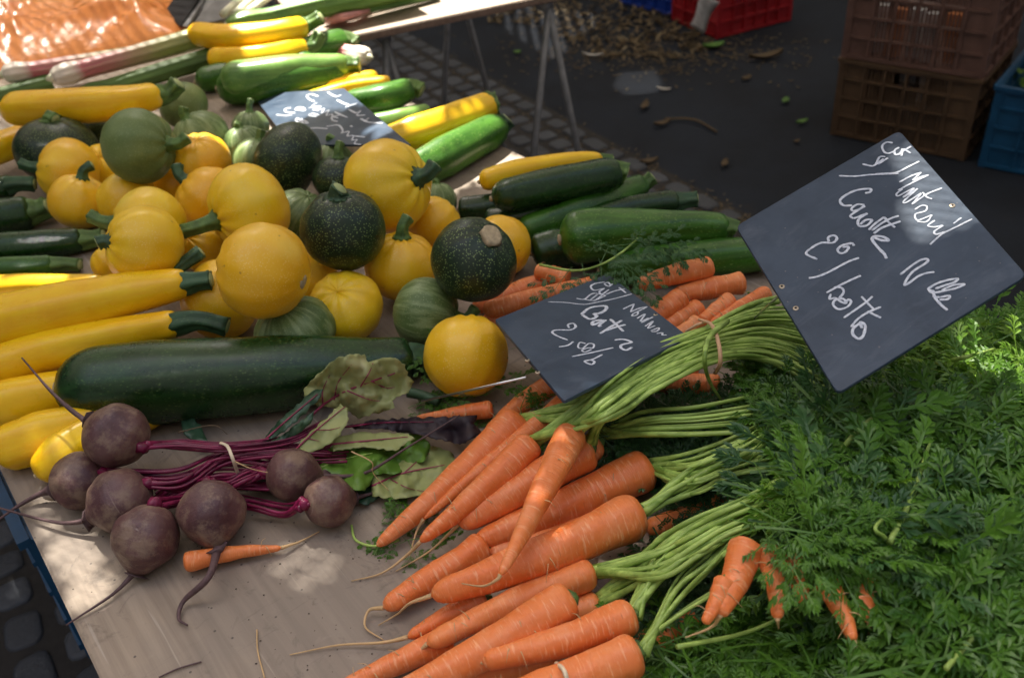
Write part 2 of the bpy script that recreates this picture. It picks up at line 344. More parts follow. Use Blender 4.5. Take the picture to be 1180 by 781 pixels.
def sq_build(q,idx):
    p,R=q['p'],q['rad']; ax=cdir(*q['ax']); k=q['kind']
    base=Vector((p.x,p.y,p.z-R))
    up=Vector((0,0,1)) if abs(ax.z)<.9 else Vector((0,1,0))
    x=up.cross(ax).normalized(); y=ax.cross(x)
    Mt=Matrix((x,y,ax)).transposed().to_4x4(); Mt.translation=p
    name={'y':'yellow_squash','d':'dark_squash','g':'green_squash','m':'green_squash'}[k]
    th=thing(name,q['label'],'squash',None,GRP[k],Mt)
    V=[];Fc=[]; nu,nv=48,30; rt=q['ratio']
    for i in range(nv+1):
        v=math.pi*i/nv
        for j in range(nu):
            u=2*math.pi*j/nu
            rr=R*(1+.040*noise.noise(Vector((math.cos(u)*.9+idx*3,math.sin(u)*.9,v*.9)))+.012*noise.noise(Vector((math.cos(u)*3+idx*3,math.sin(u)*3,v*3))))
            st=math.exp(-(v/.55)**2); rib=.024*math.cos(10*u+.6*math.sin(3*u))*math.exp(-(v/1.0)**2) + .010*math.cos(10*u+.6*math.sin(3*u))*math.sin(v)
            rr*=1+rib*(1 if k!='d' else .5)
            dz=-.10*R*math.exp(-(v/.30)**2) + .035*R*math.exp(-((math.pi-v)/.22)**2)
            V.append(p+x*(rr*math.sin(v)*math.cos(u))+y*(rr*math.sin(v)*math.sin(u))+ax*(rr*math.cos(v)*rt+dz))
    for i in range(nv):
        for j in range(nu):
            a=(j+1)%nu; Fc.append((i*nu+j,(i+1)*nu+j,(i+1)*nu+a,i*nu+a))
    mesh('body',V,Fc,{'y':M['yellow'],'d':M['dgr'],'g':M['lgr'],'m':M['ggr']}[k],th,Mt)
    if q['stem'] is not None:
        sx,sy=q['stem']; b=p+ax*(R*rt*.90)
        d=ray(sx,sy); tip=CAM+d*(depth(b+ax*R*.2)/1.0)
        L=(tip-b).length; mid=b+ax*(L*.55)*(1.0); w=R*.17*q['thick']
        P=catmull([b,b.lerp(mid,.8)+(tip-b)*.1,tip],12)
        Rr=[w*interp([0,.10,.3,.7,.92,1],[1.55,1.1,.9,.85,1.0,.95],i/12) for i in range(13)]
        sh=lambda t,A:1+(.06+.10*min(1,t*3))*math.cos(5*A)
        sm=M['dstem'] if k in'yd' and idx%3 else M['gstem']
        so=mesh('stem',*loft(P,Rr,20,sh),sm,th,Mt)
        tt=(P[-1]-P[-2]).normalized()
        mesh('cut_end',*loft([P[-1]-tt*.0005,P[-1]+tt*.0012],[Rr[-1]*.82,Rr[-1]*.7],14),M['cut'],so,Mt)
    if q['scar']:
        n=-ax; b=p+n*(R*(rt-.035)*.985)
        mesh('blossom_scar',*loft([b-n*.002,b+n*.0012,b+n*.0016],[R*.16,R*.14,R*.07],18,wob=.3,seed=idx),M['scar'],th,Mt)
    if q['cutscar']:
        n=cdir(*q['cutscar']); b=p+n*(R*.965)
        mesh('stem_scar',*loft([b-n*.004,b+n*.0022,b+n*.0026],[R*.26,R*.24,R*.2],20,wob=.35,seed=idx,up=cdir(.6,-.8,0)),M['scar'],th,Mt)

# ------------------------------------------------------------------ zucchini
def zucc(mat,pts,h,label,stem=None,blossom=True,stemk='g',ends=(.10,.08),seed=0,endr=.72,name=None,cat='zucchini',group=None,belly=0):
    """pts: (px,py,rpx) from blossom end to stem end; h: underside heights above the table at both ends"""
    n=len(pts); C=[];R=[]
    for i,(px,py,r) in enumerate(pts):
        hh=h[0]+(h[1]-h[0])*i/(n-1); z=TZ+hh+.02
        for _ in range(5):
            p=at(px,py,z); z=TZ+hh+r*ppm(p)
        C.append(at(px,py,z)); R.append(r*ppm(C[-1]))
    b0=ppm(C[0])*random.Random(seed).uniform(-5,5); sidev=(C[-1]-C[0]).cross(Vector((0,0,1))).normalized()
    if n>2:
        for i in range(1,n-1): C[i]=C[i]+sidev*b0
    m=44; P=catmull(C,m); RR=[]
    for i in range(m+1):
        t=i/m; r=interp([k/(n-1) for k in range(n)],R,t)
        L=(P[-1]-P[0]).length
        e0=R[0]*ends[0]*9/L; e1=ends[1]
        if t<e0: r*=math.sqrt(max(0,1-((e0-t)/e0)**2))*.98+.02
        if t>1-e1: r*=endr+(1-endr)*math.sqrt(max(0,1-((t-1+e1)/e1)**2))
        RR.append(max(r,R[0]*.10))
    Mt=frame(P[0],P[-1])
    nm=name or {'yz':'yellow_zucchini'}.get(mat,'green_zucchini')
    th=thing(nm,label,cat,None,group or ('yellow zucchini laid on the table' if mat=='yz' else 'green zucchini laid on the table'),Mt)
    sh=lambda t,A:1+.030*math.cos(5*A+seed+t*.8)
    V,Fc=loft(P,RR,30,sh,wob=.05,seed=seed)
    mesh('body',V,Fc,M[mat],th,Mt)
    if blossom:
        d=(P[0]-P[2]).normalized()
        mesh('blossom_scar',*loft([P[0]-d*.001,P[0]+d*.0015,P[0]+d*.0025],[R[0]*.20,R[0]*.19,R[0]*.1],14,wob=.3,seed=seed),M['scar'],th,Mt)
    if stem:
        b=P[-1]; d=(P[-1]-P[-3]).normalized(); tip=CAM+ray(*stem)*depth(b+d*.01)
        Q=catmull([b-d*.008,b+d*((tip-b).length*.45),tip],10); r0=RR[-1]
        Rr=[r0*interp([0,.2,.5,.85,1],[1.12,1.10,.86,.80,.88],i/10) for i in range(11)]
        so=mesh('stem',*loft(Q,Rr,25,lambda t,A:1+.20*math.cos(5*A)*(.5+t*.5)),M['gstem'] if stemk=='g' else M['dstem'],th,Mt)
        tt=(Q[-1]-Q[-2]).normalized()
        mesh('cut_end',*loft([Q[-1]-tt*.0005,Q[-1]+tt*.0015],[Rr[-1]*.8,Rr[-1]*.66],14),M['cut'],so,Mt)
    return th
def hairline(pts,r0,r1,mat,parent,Mt,name='root',m=18,n=7,wob=.25):
    P=catmull(pts,m); return mesh(name,*loft(P,[r0+(r1-r0)*(i/m)**.7 for i in range(m+1)],n,wob=wob),mat,parent,Mt)

# ------------------------------------------------------------------ carrots
def carrot(parent,tip,crown,rc,rt=.35,root=None,bend=(0,0),h=(.02,.03),label=None,top=True,group='loose carrots lying on the stall',seed=None,blunt=.10):
    """tip, crown in photo px; rc radius px at crown; h centre heights above the table; parent None makes it a thing of its own"""
    seed=seed if seed is not None else (tip[0]*.37+crown[1]*.11)%50
    a=T(*tip,h[0]); b=T(*crown,h[1]); mid=T((tip[0]+crown[0])/2+bend[0],(tip[1]+crown[1])/2+bend[1],(h[0]+h[1])/2)
    jit=random.Random(int(seed*100)); mid=mid+Vector((jit.uniform(-1,1),jit.uniform(-1,1),0))*.003
    m=84; P=catmull([a,mid,b],m); r=rc*ppm(b); R=[]
    for i in range(m+1):
        t=i/m; v=interp([0,.25,.55,.8,.93,1],[rt,rt+(1-rt)*.36,rt+(1-rt)*.70,.93,1,.97],t)
        if t<blunt: v*=math.sqrt(max(.0,1-((blunt-t)/blunt)**2))*.93+.07
        if t>.94: v*=.52+.48*math.sqrt(max(0,1-((t-.94)/.06)**2))
        R.append(r*v*(1+.018*noise.noise(Vector((t*42,seed,0)))+.05*noise.noise(Vector((t*7,seed,5)))))
    Mt=frame(a,b)
    if parent is None:
        th=thing('carrot',label,'carrot',None,group,Mt); par=th; body='body'
        o=mesh('body',*loft(P,R,22,wob=.10,seed=seed),M['carrot'],th,Mt); hp=th; HM=Mt
    else:
        par,PM=parent
        # a tied carrot keeps its own local frame so that its rings run round it
        V,Fc=loft(P,R,22,wob=.10,seed=seed)
        me=bpy.data.meshes.new('carrot'); I=np.array(Mt.inverted()); VV=np.array([tuple(v) for v in V])@I[:3,:3].T+I[:3,3]
        me.from_pydata(VV.tolist(),[],Fc); me.materials.append(M['carrot']); me.polygons.foreach_set('use_smooth',[True]*len(me.polygons))
        o=bpy.data.objects.new('carrot',me); COL.objects.link(o); o.parent=par; o.matrix_parent_inverse=Matrix.Identity(4); o.matrix_local=PM.inverted()@Mt
        if label: o['label']=label
        hp=o; HM=Mt
    if root:
        pts=[a]+[T(x,y,z) for x,y,z in root]
        hairline(pts,max(R[0]*1.0,.0022),.0005,M['hair'],hp,HM,'root_tip')
    hv=Acc(); jr=random.Random(int(seed*77)+3)
    for k in range(4):
        i=jr.randrange(10,70); q=P[i]; ang=jr.uniform(-.9,.9); sd_=(P[-1]-P[0]).normalized(); up_=Vector((0,-.35,1)).normalized(); sv=sd_.cross(up_).normalized()
        nn=(up_*math.cos(ang)+sv*math.sin(ang)).normalized(); b0_=q+nn*R[i]*.97; L_=jr.uniform(.006,.016)
        tw=(sv*jr.choice((-1,1))+sd_*jr.uniform(-.8,.3)).normalized()
        hv.add(loft(catmull([b0_,b0_+nn*.0016+tw*L_*.4,b0_+nn*.0006+tw*L_-Vector((0,0,L_*.35))],6),[.0005,.00045,.0004,.00035,.0003,.00025,.0002],5))
    hv.build('root_hairs',M['hair'],hp,HM)
    if top:
        d=(P[-1]-P[-2]).normalized()
        mesh('crown',*loft([P[-1]-d*.003,P[-1]+d*.002,P[-1]+d*.006],[R[-1]*.85,R[-1]*.8,R[-1]*.35],16,wob=.3,seed=seed),M['gstem'],hp,HM)
    return P[-1]
def stems(par,PM,start,pts,n,spread,r,name='stem',mat='petiole',rnd=1):
    """n leaf stalks from the crown through the given px stations (px,py,h,spreadpx)"""
    for k in range(n):
        u=(k+.5)/n*2-1; P=[start+Vector((random.uniform(-1,1),random.uniform(-1,1),random.uniform(-.3,1)))*.005]
        w=random.uniform(-1,1)
        for (px,py,h,sp) in pts:
            P.append(T(px+random.uniform(-.25,.25)*sp,py+(u*.8+w*.2)*sp,max(.006,h+random.uniform(-.006,.012))))
        m=26; Q=catmull(P,m); rr=r*random.uniform(.5,1.15)
        mesh(name,*loft(Q,[rr*interp([0,.06,.2,1],[1.7,1.35,1,.7],i/m) for i in range(m+1)],8,lambda t,A:1+.12*math.cos(3*A)),M[mat],par,PM)

# ------------------------------------------------------------------ feathery carrot leaves
def frond_tpl(seed):
    r=random.Random(seed); V=[];Fc=[]
    def lobe(p,d,n,L,w):
        d=d.normalized(); s=d.cross(n).normalized(); o=len(V); k=n*w*.28; dr=Vector((0,0,-L*.18))
        V.extend([p,p+d*L*.5,p+d*L+dr,p+d*L*.55+s*w/2+k,p+d*L*.55-s*w/2+k]); Fc.append((o,o+3,o+2,o+1)); Fc.append((o,o+1,o+2,o+4))
    def leaflet(p,d,n,L):
        w=L*.17; lobe(p+d*L*.45,d,n,L*.55,w*1.2); strip(p,p+d*L*.6,w*.55,n)
        for b,f in((.12,.52),(.36,.46),(.60,.34)):
            for sg in(-1,1): lobe(p+d*L*b,Matrix.Rotation(math.radians((44-b*18+r.uniform(-8,8))*sg),3,'Z')@d,n,L*f*r.uniform(.85,1.15),w*1.05)
    def strip(p,q,w,n):
        s=(q-p).cross(n).normalized()*w/2; o=len(V); V.extend([p+s,p-s,q-s*.7,q+s*.7]); Fc.append((o,o+1,o+2,o+3))
    N=Vector((0,0,1)); prev=Vector((0,0,0)); cx=r.uniform(-.2,.2); K=6
    for i in range(1,K+1):
        t=i/K; cur=Vector((t,cx*t*t,.06*math.sin(t*3)-.28*t*t)); strip(prev,cur,.016*(1.25-t),N)
        D=(cur-prev).normalized()
        if i>=2 and i<K:
            for sgn in(-1,1):
                Lp=(.42*(1-t)**.7+.10)*r.uniform(.75,1.15); a=math.radians(r.uniform(35,60))*sgn
                d=(Matrix.Rotation(a,3,'Z')@D).normalized(); d.z+=r.uniform(-.35,.2); d.normalize()
                n=(N+Vector((r.uniform(-.5,.5),r.uniform(-.5,.5),0))).normalized()
                k=max(1,int(round(Lp/.14))); pp=cur
                for j in range(1,k+1):
                    q=cur+d*(Lp*j/k)+Vector((0,0,-.25*(Lp*j/k)**2)); strip(pp,q,.010,n)
                    if j<k or k==1:
                        for s2 in(-1,1): leaflet(q,(Matrix.Rotation(math.radians(r.uniform(38,60))*s2,3,'Z')@d).normalized(),n,.175*r.uniform(.8,1.15)*(1-.25*t))
                    pp=q
                leaflet(pp,d,n,.20*r.uniform(.85,1.15)*(1-.2*t))
        prev=cur
    leaflet(prev,D,N,.17)
    for a in(-50,50): leaflet(prev,Matrix.Rotation(math.radians(a),3,'Z')@D,N,.13)
    return np.array([tuple(v) for v in V]),Fc
TPL=[frond_tpl(i) for i in range(7)]
class Fronds:
    def __init__(s): s.V=[];s.F=[];s.t=[];s.n=0
    def add(s,pos,d,nrm,size,tint):
        V,Fc=TPL[random.randrange(len(TPL))]; d=d.normalized(); y=nrm.cross(d).normalized(); z=d.cross(y)
        Rm=np.array(Matrix((d,y,z)).transposed())*size; W=V@Rm.T+np.array(pos)
        s.V.append(W); s.F+= [tuple(q+s.n for q in f) for f in Fc]; s.n+=len(V)
        s.t.append(np.clip(tint+rng.normal(0,.04)+V[:,0]*.15,0,1))
    def build(s,name,mat,parent=None,Mt=None):
        return mesh(name,np.vstack(s.V),s.F,mat,parent,Mt,False,np.concatenate(s.t))
def inpoly(x,y,P):
    c=False; n=len(P); j=n-1
    for i in range(n):
        if (P[i][1]>y)!=(P[j][1]>y) and x<(P[j][0]-P[i][0])*(y-P[i][1])/(P[j][1]-P[i][1])+P[i][0]: c=not c
        j=i
    return c
def foliage(poly,n,hfun,dirpx,size,tint,fr,spread=55,lo=0.0,tilt=.45):
    xs=[p[0] for p in poly]; ys=[p[1] for p in poly]; k=0
    while k<n:
        px=random.uniform(min(xs),max(xs)); py=random.uniform(min(ys),max(ys))
        if not inpoly(px,py,poly): continue
        k+=1; H=hfun(px,py); h=H-random.random()**1.6*lo
        p=T(px,py,h); a=T(px+dirpx[0]*30,py+dirpx[1]*30,h)-p; a.z=0; a.normalize()
        ang=math.radians(random.gauss(0,spread)); d=Matrix.Rotation(ang,3,'Z')@a; d.z=random.uniform(-.25,.35)
        nr=Vector((random.gauss(0,tilt),random.gauss(0,tilt)-.25,1)).normalized()
        sz=size*random.uniform(.65,1.25); cl=.5+.5*noise.noise(p*9)
        tt=tint+.45*(cl-.5)+random.gauss(0,.16)
        fr.add(p-d.normalized()*sz*.5,d,nr,sz,tt)

# ================================================================== SETTING
def sheet(name,P,z,mat):
    return struct(mesh(name,[Vector((x,y,z)) for x,y in P],[tuple(range(len(P)))],mat,smooth=False))
sheet('ground',[(-60,-60),(60,-60),(60,60),(-60,60)],0,M['asphalt'])
g0=at(500,55,0); g1=at(930,285,0); gd=(g1-g0).normalized(); gn=Vector((gd.y,-gd.x,0))   # gn points to the camera side
if gn.y>0: gn=-gn
c0=g0-gd*5; c1=g0+gd*6
sheet('cobble_bed',[tuple((c0)[:2]),tuple((c0+gn*7)[:2]),tuple((c1+gn*7)[:2]),tuple(c1[:2])],.004,M['dirt'])
st=Acc(); row=0; s=0.0
def vis(p,mar=160):
    l=RC.transposed()@(p-CAM); 
    if l.z>-.1: return False
    x=590+l.x/-l.z*F; y=390-l.y/-l.z*F; return -mar<x<1180+mar and -mar<y<781+mar
while s<4.5:
    w=random.uniform(.085,.105); u=-4.5
    while u<5.5:
        L=random.uniform(.085,.14); c=g0+gd*(u+L/2)+gn*(s+w/2+.02*math.sin(u*1.3))
        if vis(c):
            hh=.007+random.uniform(0,.006); V=[];Fc=[]; n=12; rings=((1.0,.0),(.98,.55),(.86,.9),(.60,1.0))
            ro=random.uniform(-.06,.06); sx=(L-.024)/2; sy=(w-.024)/2
            for a,(k,zz) in enumerate(rings):
                for j in range(n):
                    A=2*math.pi*(j+.5)/n; ce,se=math.cos(A),math.sin(A); q=.5
                    x=math.copysign(abs(ce)**q,ce)*sx*k; y=math.copysign(abs(se)**q,se)*sy*k
                    x*=1+.10*noise.noise(Vector((u*9+ce,s*9+se,0)))
                    V.append(c+gd*(x+ro*y)+gn*(y-ro*x)+Vector((0,0,.002+hh*zz+(.003*noise.noise(Vector((x*30+u*5,y*30,s)))))))
            for a in range(3):
                for j in range(n): Fc.append((a*n+j,a*n+(j+1)%n,(a+1)*n+(j+1)%n,(a+1)*n+j))
            Fc.append(tuple(3*n+j for j in range(n)))
            st.add((V,Fc),random.random())
        u+=L
    s+=w; row+=1
o=struct(st.build('cobbles',M['cobble'],tint=True))

# ---- tables
def planks(name,P,z,th,mat,label,group=None,legs=()):
    c=sum((Vector((x,y,0)) for x,y in P),Vector())/len(P)
    Mt=frame(Vector((c.x,c.y,0)),Vector((c.x,c.y,0))+(Vector((*P[1],0))-Vector((*P[0],0))))
    t=thing(name,label,'table',None,group,Mt)
    bm=bmesh.new(); lo=[bm.verts.new((x,y,z-th)) for x,y in P]; hi=[bm.verts.new((x,y,z)) for x,y in P]
    bm.faces.new(hi); bm.faces.new(lo[::-1])
    for i in range(len(P)): j=(i+1)%len(P); bm.faces.new((lo[i],lo[j],hi[j],hi[i]))
    bmesh.ops.bevel(bm,geom=[e for e in bm.edges],offset=.0025,segments=2,affect='EDGES')
    bmesh.ops.recalc_face_normals(bm,faces=bm.faces)
    bm.verts.index_update(); V=[v.co.copy() for v in bm.verts]; Fc=[[v.index for v in f.verts] for f in bm.faces]; bm.free()
    o=mesh('tabletop',V,Fc,mat,t,Mt,False)
    o.data.materials.append(M['edge']); 
    for p in o.data.polygons:
        if abs(p.normal.z)<.5: p.material_index=1
    return t,Mt
LA=at(0,540,TZ); LB=at(115,781,TZ); dl=(LA-LB).normalized(); RA=at(596,176,TZ)
nr_=Vector((dl.y,-dl.x,0)); wid=(RA-LB).dot(nr_)
def tb(s,w): p=LB+dl*s+nr_*w; return (p.x,p.y)
t1,M1=planks('market_table',[tb(-1.15,0),tb(2.75,0),tb(2.75,wid),tb(-1.15,wid)],TZ,.022,M['table'],'brown plywood stall table carrying the squashes, beets and carrots','trestle tables of the stall')
E0=at(412,40,TZ-.004); E1=at(606,0,TZ-.004); ed=(E1-E0).normalized(); en=Vector((-ed.y,ed.x,0))
def t2p(a,b): p=E0+ed*a+en*b; return (p.x,p.y)
t2,M2=planks('market_table',[t2p(-.1,0),t2p(.62,0),t2p(.62,.8),t2p(-.1,.8)],TZ-.004,.02,M['table'],'pale second table with bare sunny top behind the stall','trestle tables of the stall')
def bar(a,b,r,n=8): return loft([a,a.lerp(b,.5),b],[r]*3,n)
def trestle(tops,spread,Mt,parent):
    (a,b)=tops
    mesh('rail',*bar(a,b,.016),M['steel'],parent,Mt)
    for p in (a,b):
        for s in (-1,1):
            q=p+spread*s; q.z=0; mesh('leg',*bar(p,q,.0095),M['steel'],parent,Mt)
z2=TZ-.045
def z_(xy): return Vector((xy[0],xy[1],z2))
# second table's trestles
trestle((z_(t2p(.52,.03)),z_(t2p(.52,.74))),ed*.13,M2,t2)
trestle((z_(t2p(.08,.05)),z_(t2p(.08,.74))),ed*.10,M2,t2)
for s in(-.9,.5,2.2): trestle((z_(tb(s,.10)),z_(tb(s,wid-.10))),dl*.12,M1,t1)

# ---- plastic crates
def crate(corner,ex,ey,L,W,H,mat,label,group,style=0,name='plastic_crate',cat='crate'):
    """corner: ground corner; ex, ey unit directions of the two sides"""
    Mt=frame(corner,corner+ex); th=thing(name,label,cat,None,group,Mt); Z=Vector((0,0,1))
    Rm=Matrix((ex,ey,Z)).transposed()
    def bx(acc,u,v,z,su,sv,sz): acc.add(boxv(corner+ex*u+ey*v+Z*z,su,sv,sz,Rm))
    for side in range(4):
        A=Acc(); along=(side%2==0); LL=L if along else W
        off={0:0,1:L,2:W,3:0}[side]; sg={0:-1,1:1,2:1,3:-1}[side]
        def put(u,z,su,sz,out,thk):
            c=off-sg*.004+sg*out
            if along: bx(A,u,c,z,su,thk,sz)
            else: bx(A,c,u,z,thk,su,sz)
        nb=6 if along else 4
        zs=[.012,H*.28,H*.52,H*.76,H-.012]
        for k,z in enumerate(zs): put(LL/2,z,LL-.032,.012 if k in(0,4) else .008,.003,.016)
        for k in range(nb+1):
            u=.016+(LL-.032)*k/nb
            if 0<k<nb: put(u,H/2,.008,H-.03,.0045,.013)
        mid=LL/2; hw=(LL-.032)/nb*(1 if nb==4 else 1)*.95
        nslat=int(LL/.013)
        for k in range(nslat):
            u=.02+(LL-.04)*(k+.5)/nslat
            top=H*.76 if abs(u-mid)<hw*.6 else H-.02
            if style==1 and k%3==0: continue
            put(u,(top+.02)/2,.0075,top-.02,-.004,.004)
        put(LL*.13,H/2,LL*.18,H-.03,-.0005,.004); put(LL*.87,H/2,LL*.18,H-.03,-.0005,.004)
        A.build('side_wall',mat,th,Mt,False)
    for u in(0,1):
        for v in(0,1):
            A=Acc(); bx(A,.010+u*(L-.020),.010+v*(W-.020),H/2,.024,.024,H-.001); A.build('corner_post',mat,th,Mt,False)
    A=Acc(); bx(A,L/2,W/2,.010,L-.05,W-.05,.006); A.build('base',mat,th,Mt,False)
    A=Acc()
    for v in(-.003,W+.003): bx(A,L/2,v,H-.004,L+.014,.016,.013)
    for u in(-.003,L+.003): bx(A,u,W/2,H-.0045,.016,W-.012,.012)
    A.build('rim',mat,th,Mt,False)
    return th
q1=at(1110,186,0); q0=at(957,155,0); ex=(q0-q1).normalized(); Lx=(q0-q1).length; ey=Vector((-ex.y,ex.x,0))
if ey.y<0: ey=-ey
HB=.285
gb='brown crates stacked on the asphalt'
crate(q1,ex,ey,Lx,.40,HB,M['brown2'],'olive brown slatted crate at the bottom of the stack on the asphalt',gb)
crate(q1+Vector((0,0,HB)),ex,ey,Lx,.40,HB,M['brown'],'reddish brown slatted crate on top of the stack with packs inside',gb)
c2=q1+ey*.47-ex*.03
crate(c2,-ex,ey,.50,.40,.26,M['brown2'],'brown crate standing behind the blue crate, bottom one of the right pile',gb,1)
crate(c2+Vector((0,0,.26)),-ex,ey,.50,.40,.26,M['brown'],'open slatted brown crate with orange packs at the right picture edge',gb,1)
b1=at(1119,189,0); crate(b1+Vector((.015,-.02,0)),-ex,ey,.55,.38,.28,M['blue'],'blue plastic crate beside the brown stack with leaves inside','blue crates around the stall')
for k in range(7):
    u=.06+.06*k; p=q1+ex*(u+.01)+ey*(.05+.02*(k%2))+Vector((0,0,HB+.012)); 
    V,Fc=boxv(p+Vector((0,0,.085)),.045,.03,.16,Matrix.Rotation(math.atan2(ex.y,ex.x)+random.uniform(-.15,.15),3,'Z')@Matrix.Rotation(random.uniform(-.08,.08),3,'Y'))
    tag(mesh('pack',V,Fc,M['orange'] if k%3==1 else M['paper'],None,Matrix.Translation(p),False),('orange' if k%3==1 else 'white')+' pack standing inside the upper brown crate','pack','packs inside the upper brown crate')
for k in range(5):
    p=c2-ex*(.08+.08*k)+ey*.06+Vector((0,0,.26+.012))
    V,Fc=boxv(p+Vector((0,0,.06)),.06,.04,.12,Matrix.Rotation(random.uniform(-.5,.5),3,'Z'))
    tag(mesh('pack',V,Fc,M['orange'] if k%2==0 else M['paper'],None,Matrix.Translation(p),False),('orange' if k%2==0 else 'white')+' pack behind the slats of the crate at the right edge','pack','packs inside the right brown crate')
fr=Fronds()
for k in range(26):
    p=b1-ex*random.uniform(.1,.45)+ey*random.uniform(.08,.3)+Vector((0,0,random.uniform(.12,.22)))
    fr.add(p,Vector((random.uniform(-1,1),random.uniform(-1,1),.2)),Vector((random.gauss(0,.3),random.gauss(0,.3),1)).normalized(),.12,.8)
o=fr.build('leaf_waste',M['frond']); tag(o,'green leaves thrown into the blue crate on the right','leaves'); o['kind']='stuff'
# background blue and red crates, paper
r0=at(826,46,0); r1=at(911,24,0); rx=(r1-r0).normalized(); ry=Vector((-rx.y,rx.x,0))
crate(r0,rx,ry,(r1-r0).length,.36,.27,M['red'],'red plastic crate standing at the top edge of the picture',None)
u1=at(797,26,0); u0=at(708,2,0); ux=(u0-u1).normalized(); uy=Vector((-ux.y,ux.x,0)); uy=uy if uy.y>0 else -uy
crate(u1,ux,uy,.50,.36,.27,M['bluebg'],'deep blue plastic crate beside the red one over the leaf litter','blue crates around the stall')
pa=at(800,38,.0); pb=at(822,-4,.14)
Pq=[at(793,27,.03),at(808,37,.03),at(826,0,.26),at(808,-8,.26)]
V=[];Fc=[]
for i in range(9):
    for j in range(4):
        a=Pq[0].lerp(Pq[3],i/8); b=Pq[1].lerp(Pq[2],i/8); V.append(a.lerp(b,j/3)+Vector((0,-.03-.02*math.sin(i*.7+j*.5),.0)))
for i in range(8):
    for j in range(3): Fc.append((i*4+j,i*4+j+1,(i+1)*4+j+1,(i+1)*4+j))
Mp=Matrix.Translation(V[0]); o=mesh('paper_strip',V,Fc,M['paper'],None,Mp); md=o.modifiers.new('th','SOLIDIFY'); md.thickness=.002
tag(o,'white paper strip hanging between the blue and red crates','paper')
# blue crate under the near table corner
bc=at(104,757,.34); bx_=dl; by_=nr_
crate(Vector((bc.x,bc.y,.34))+by_*.0,bx_,by_,.56,.38,.26,M['blue'],'light blue crate peeking out below the left table edge','blue crates around the stall')
crate(Vector((bc.x,bc.y,.0))+by_*.02,bx_,by_,.56,.38,.335,M['blue'],'blue crate on the cobbles below the one under the table edge','blue crates around the stall')

# ---- litter on the ground
ll=Acc()
def leafshape(c,L,w,ang,tilt,curl):
    V=[];Fc=[]; Rm=Matrix.Rotation(ang,3,'Z')@Matrix.Rotation(tilt,3,'Y')
    for i in range(6):
        t=i/5; ww=w*math.sin(math.pi*min(.97,max(.03,t)))**.7
        for s in(-1,0,1): V.append(c+Rm@Vector(((t-.5)*L,s*ww/2,abs(s)*curl*w+curl*L*.3*(t-.5)**2*4)))
    for i in range(5):
        for j in range(2): Fc.append((i*3+j,i*3+j+1,(i+1)*3+j+1,(i+1)*3+j))
    return V,Fc
LP=[(600,-25),(700,-8),(800,25),(825,55),(760,72),(700,68),(655,48),(610,30),(560,25)]
k=0
while k<800:
    px=random.uniform(560,825); py=random.uniform(-25,72)
    if not inpoly(px,py,LP): continue
    k+=1; c=at(px,py,random.uniform(.004,.018)); ll.add(leafshape(c,random.uniform(.02,.055),random.uniform(.006,.018),random.uniform(0,6.3),random.uniform(-.6,.6),random.uniform(.0,.5)),random.random())
for k in range(700):
    px=random.gauss(760,90); py=random.gauss(62,14); c=at(px,py,.004); ll.add(leafshape(c,random.uniform(.01,.03),.008,random.uniform(0,6.3),0,.2),random.random()*.5)
for k in range(500):   # crumbs caught in the joints between the setts
    u=random.uniform(0,1); px=500+430*u+random.gauss(0,14); py=60+222*u+abs(random.gauss(0,22))
    c=at(px,py,.008); ll.add(leafshape(c,random.uniform(.008,.022),.006,random.uniform(0,6.3),0,.2),random.random()*.6)
o=ll.build('leaf_litter',M['litter'],tint=True,smooth=False); tag(o,'heap and scatter of dry brown leaves on the asphalt behind the stall','leaf litter'); o['kind']='stuff'
gl='stray leaves and bits on the asphalt'
for px,py,L,w,an,mt,lb in [(860,92,.05,.025,.4,'litter','pale dry leaf in the middle of the asphalt'),(905,118,.05,.028,1.0,'freshleaf','small green leaf on the asphalt left of the brown crates'),
  (924,142,.05,.025,.3,'freshleaf','bright green leaf fragment nearest the brown crates'),(743,124,.09,.03,1.2,'litter','curled brown leaf below the pale spot on the asphalt'),(765,104,.06,.018,-.5,'cig','white peeled scrap beside the pale asphalt spot'),
  (683,65,.10,.02,-.4,'cig','white paper scrap by the leaf heap'),(596,62,.035,.03,0,'freshleaf','lime green leaf bit beside the trestle leg'),(763,144,.07,.03,.3,'litter','pale yellow leaf left of the long twig'),
  (835,190,.06,.024,1.1,'litter','narrow dry leaf on the asphalt near the black price board'),(748,188,.07,.03,.2,'litter','dull leaf lying on the cobbles behind the zucchini'),(822,56,.10,.05,.1,'freshleaf','dark green leaf by the red crate'),
  (882,68,.16,.05,.2,'litter','dark clump of dirt and leaves below the red crate'),(918,164,.03,.018,.5,'litter','tiny brown leaf left of the crate stack')]:
    c=at(px,py,.006); V,Fc=leafshape(c,L,w,an,0,.35); o=mesh('fallen_leaf',V,Fc,M[mt],None,Matrix.Translation(c)); md=o.modifiers.new('th','SOLIDIFY'); md.thickness=.001; tag(o,lb,'leaf',gl)
a,b,c=at(766,137,.012),at(800,138,.014),at(826,152,.010); o=mesh('twig',*loft(catmull([a,b,c],10),[.005]*11,7,wob=.4),M['litter'],None,frame(a,c),tint=None); tag(o,'long dry twig on the asphalt behind the zucchini','twig')

# ================================================================== ROUND SQUASHES
Q=squash
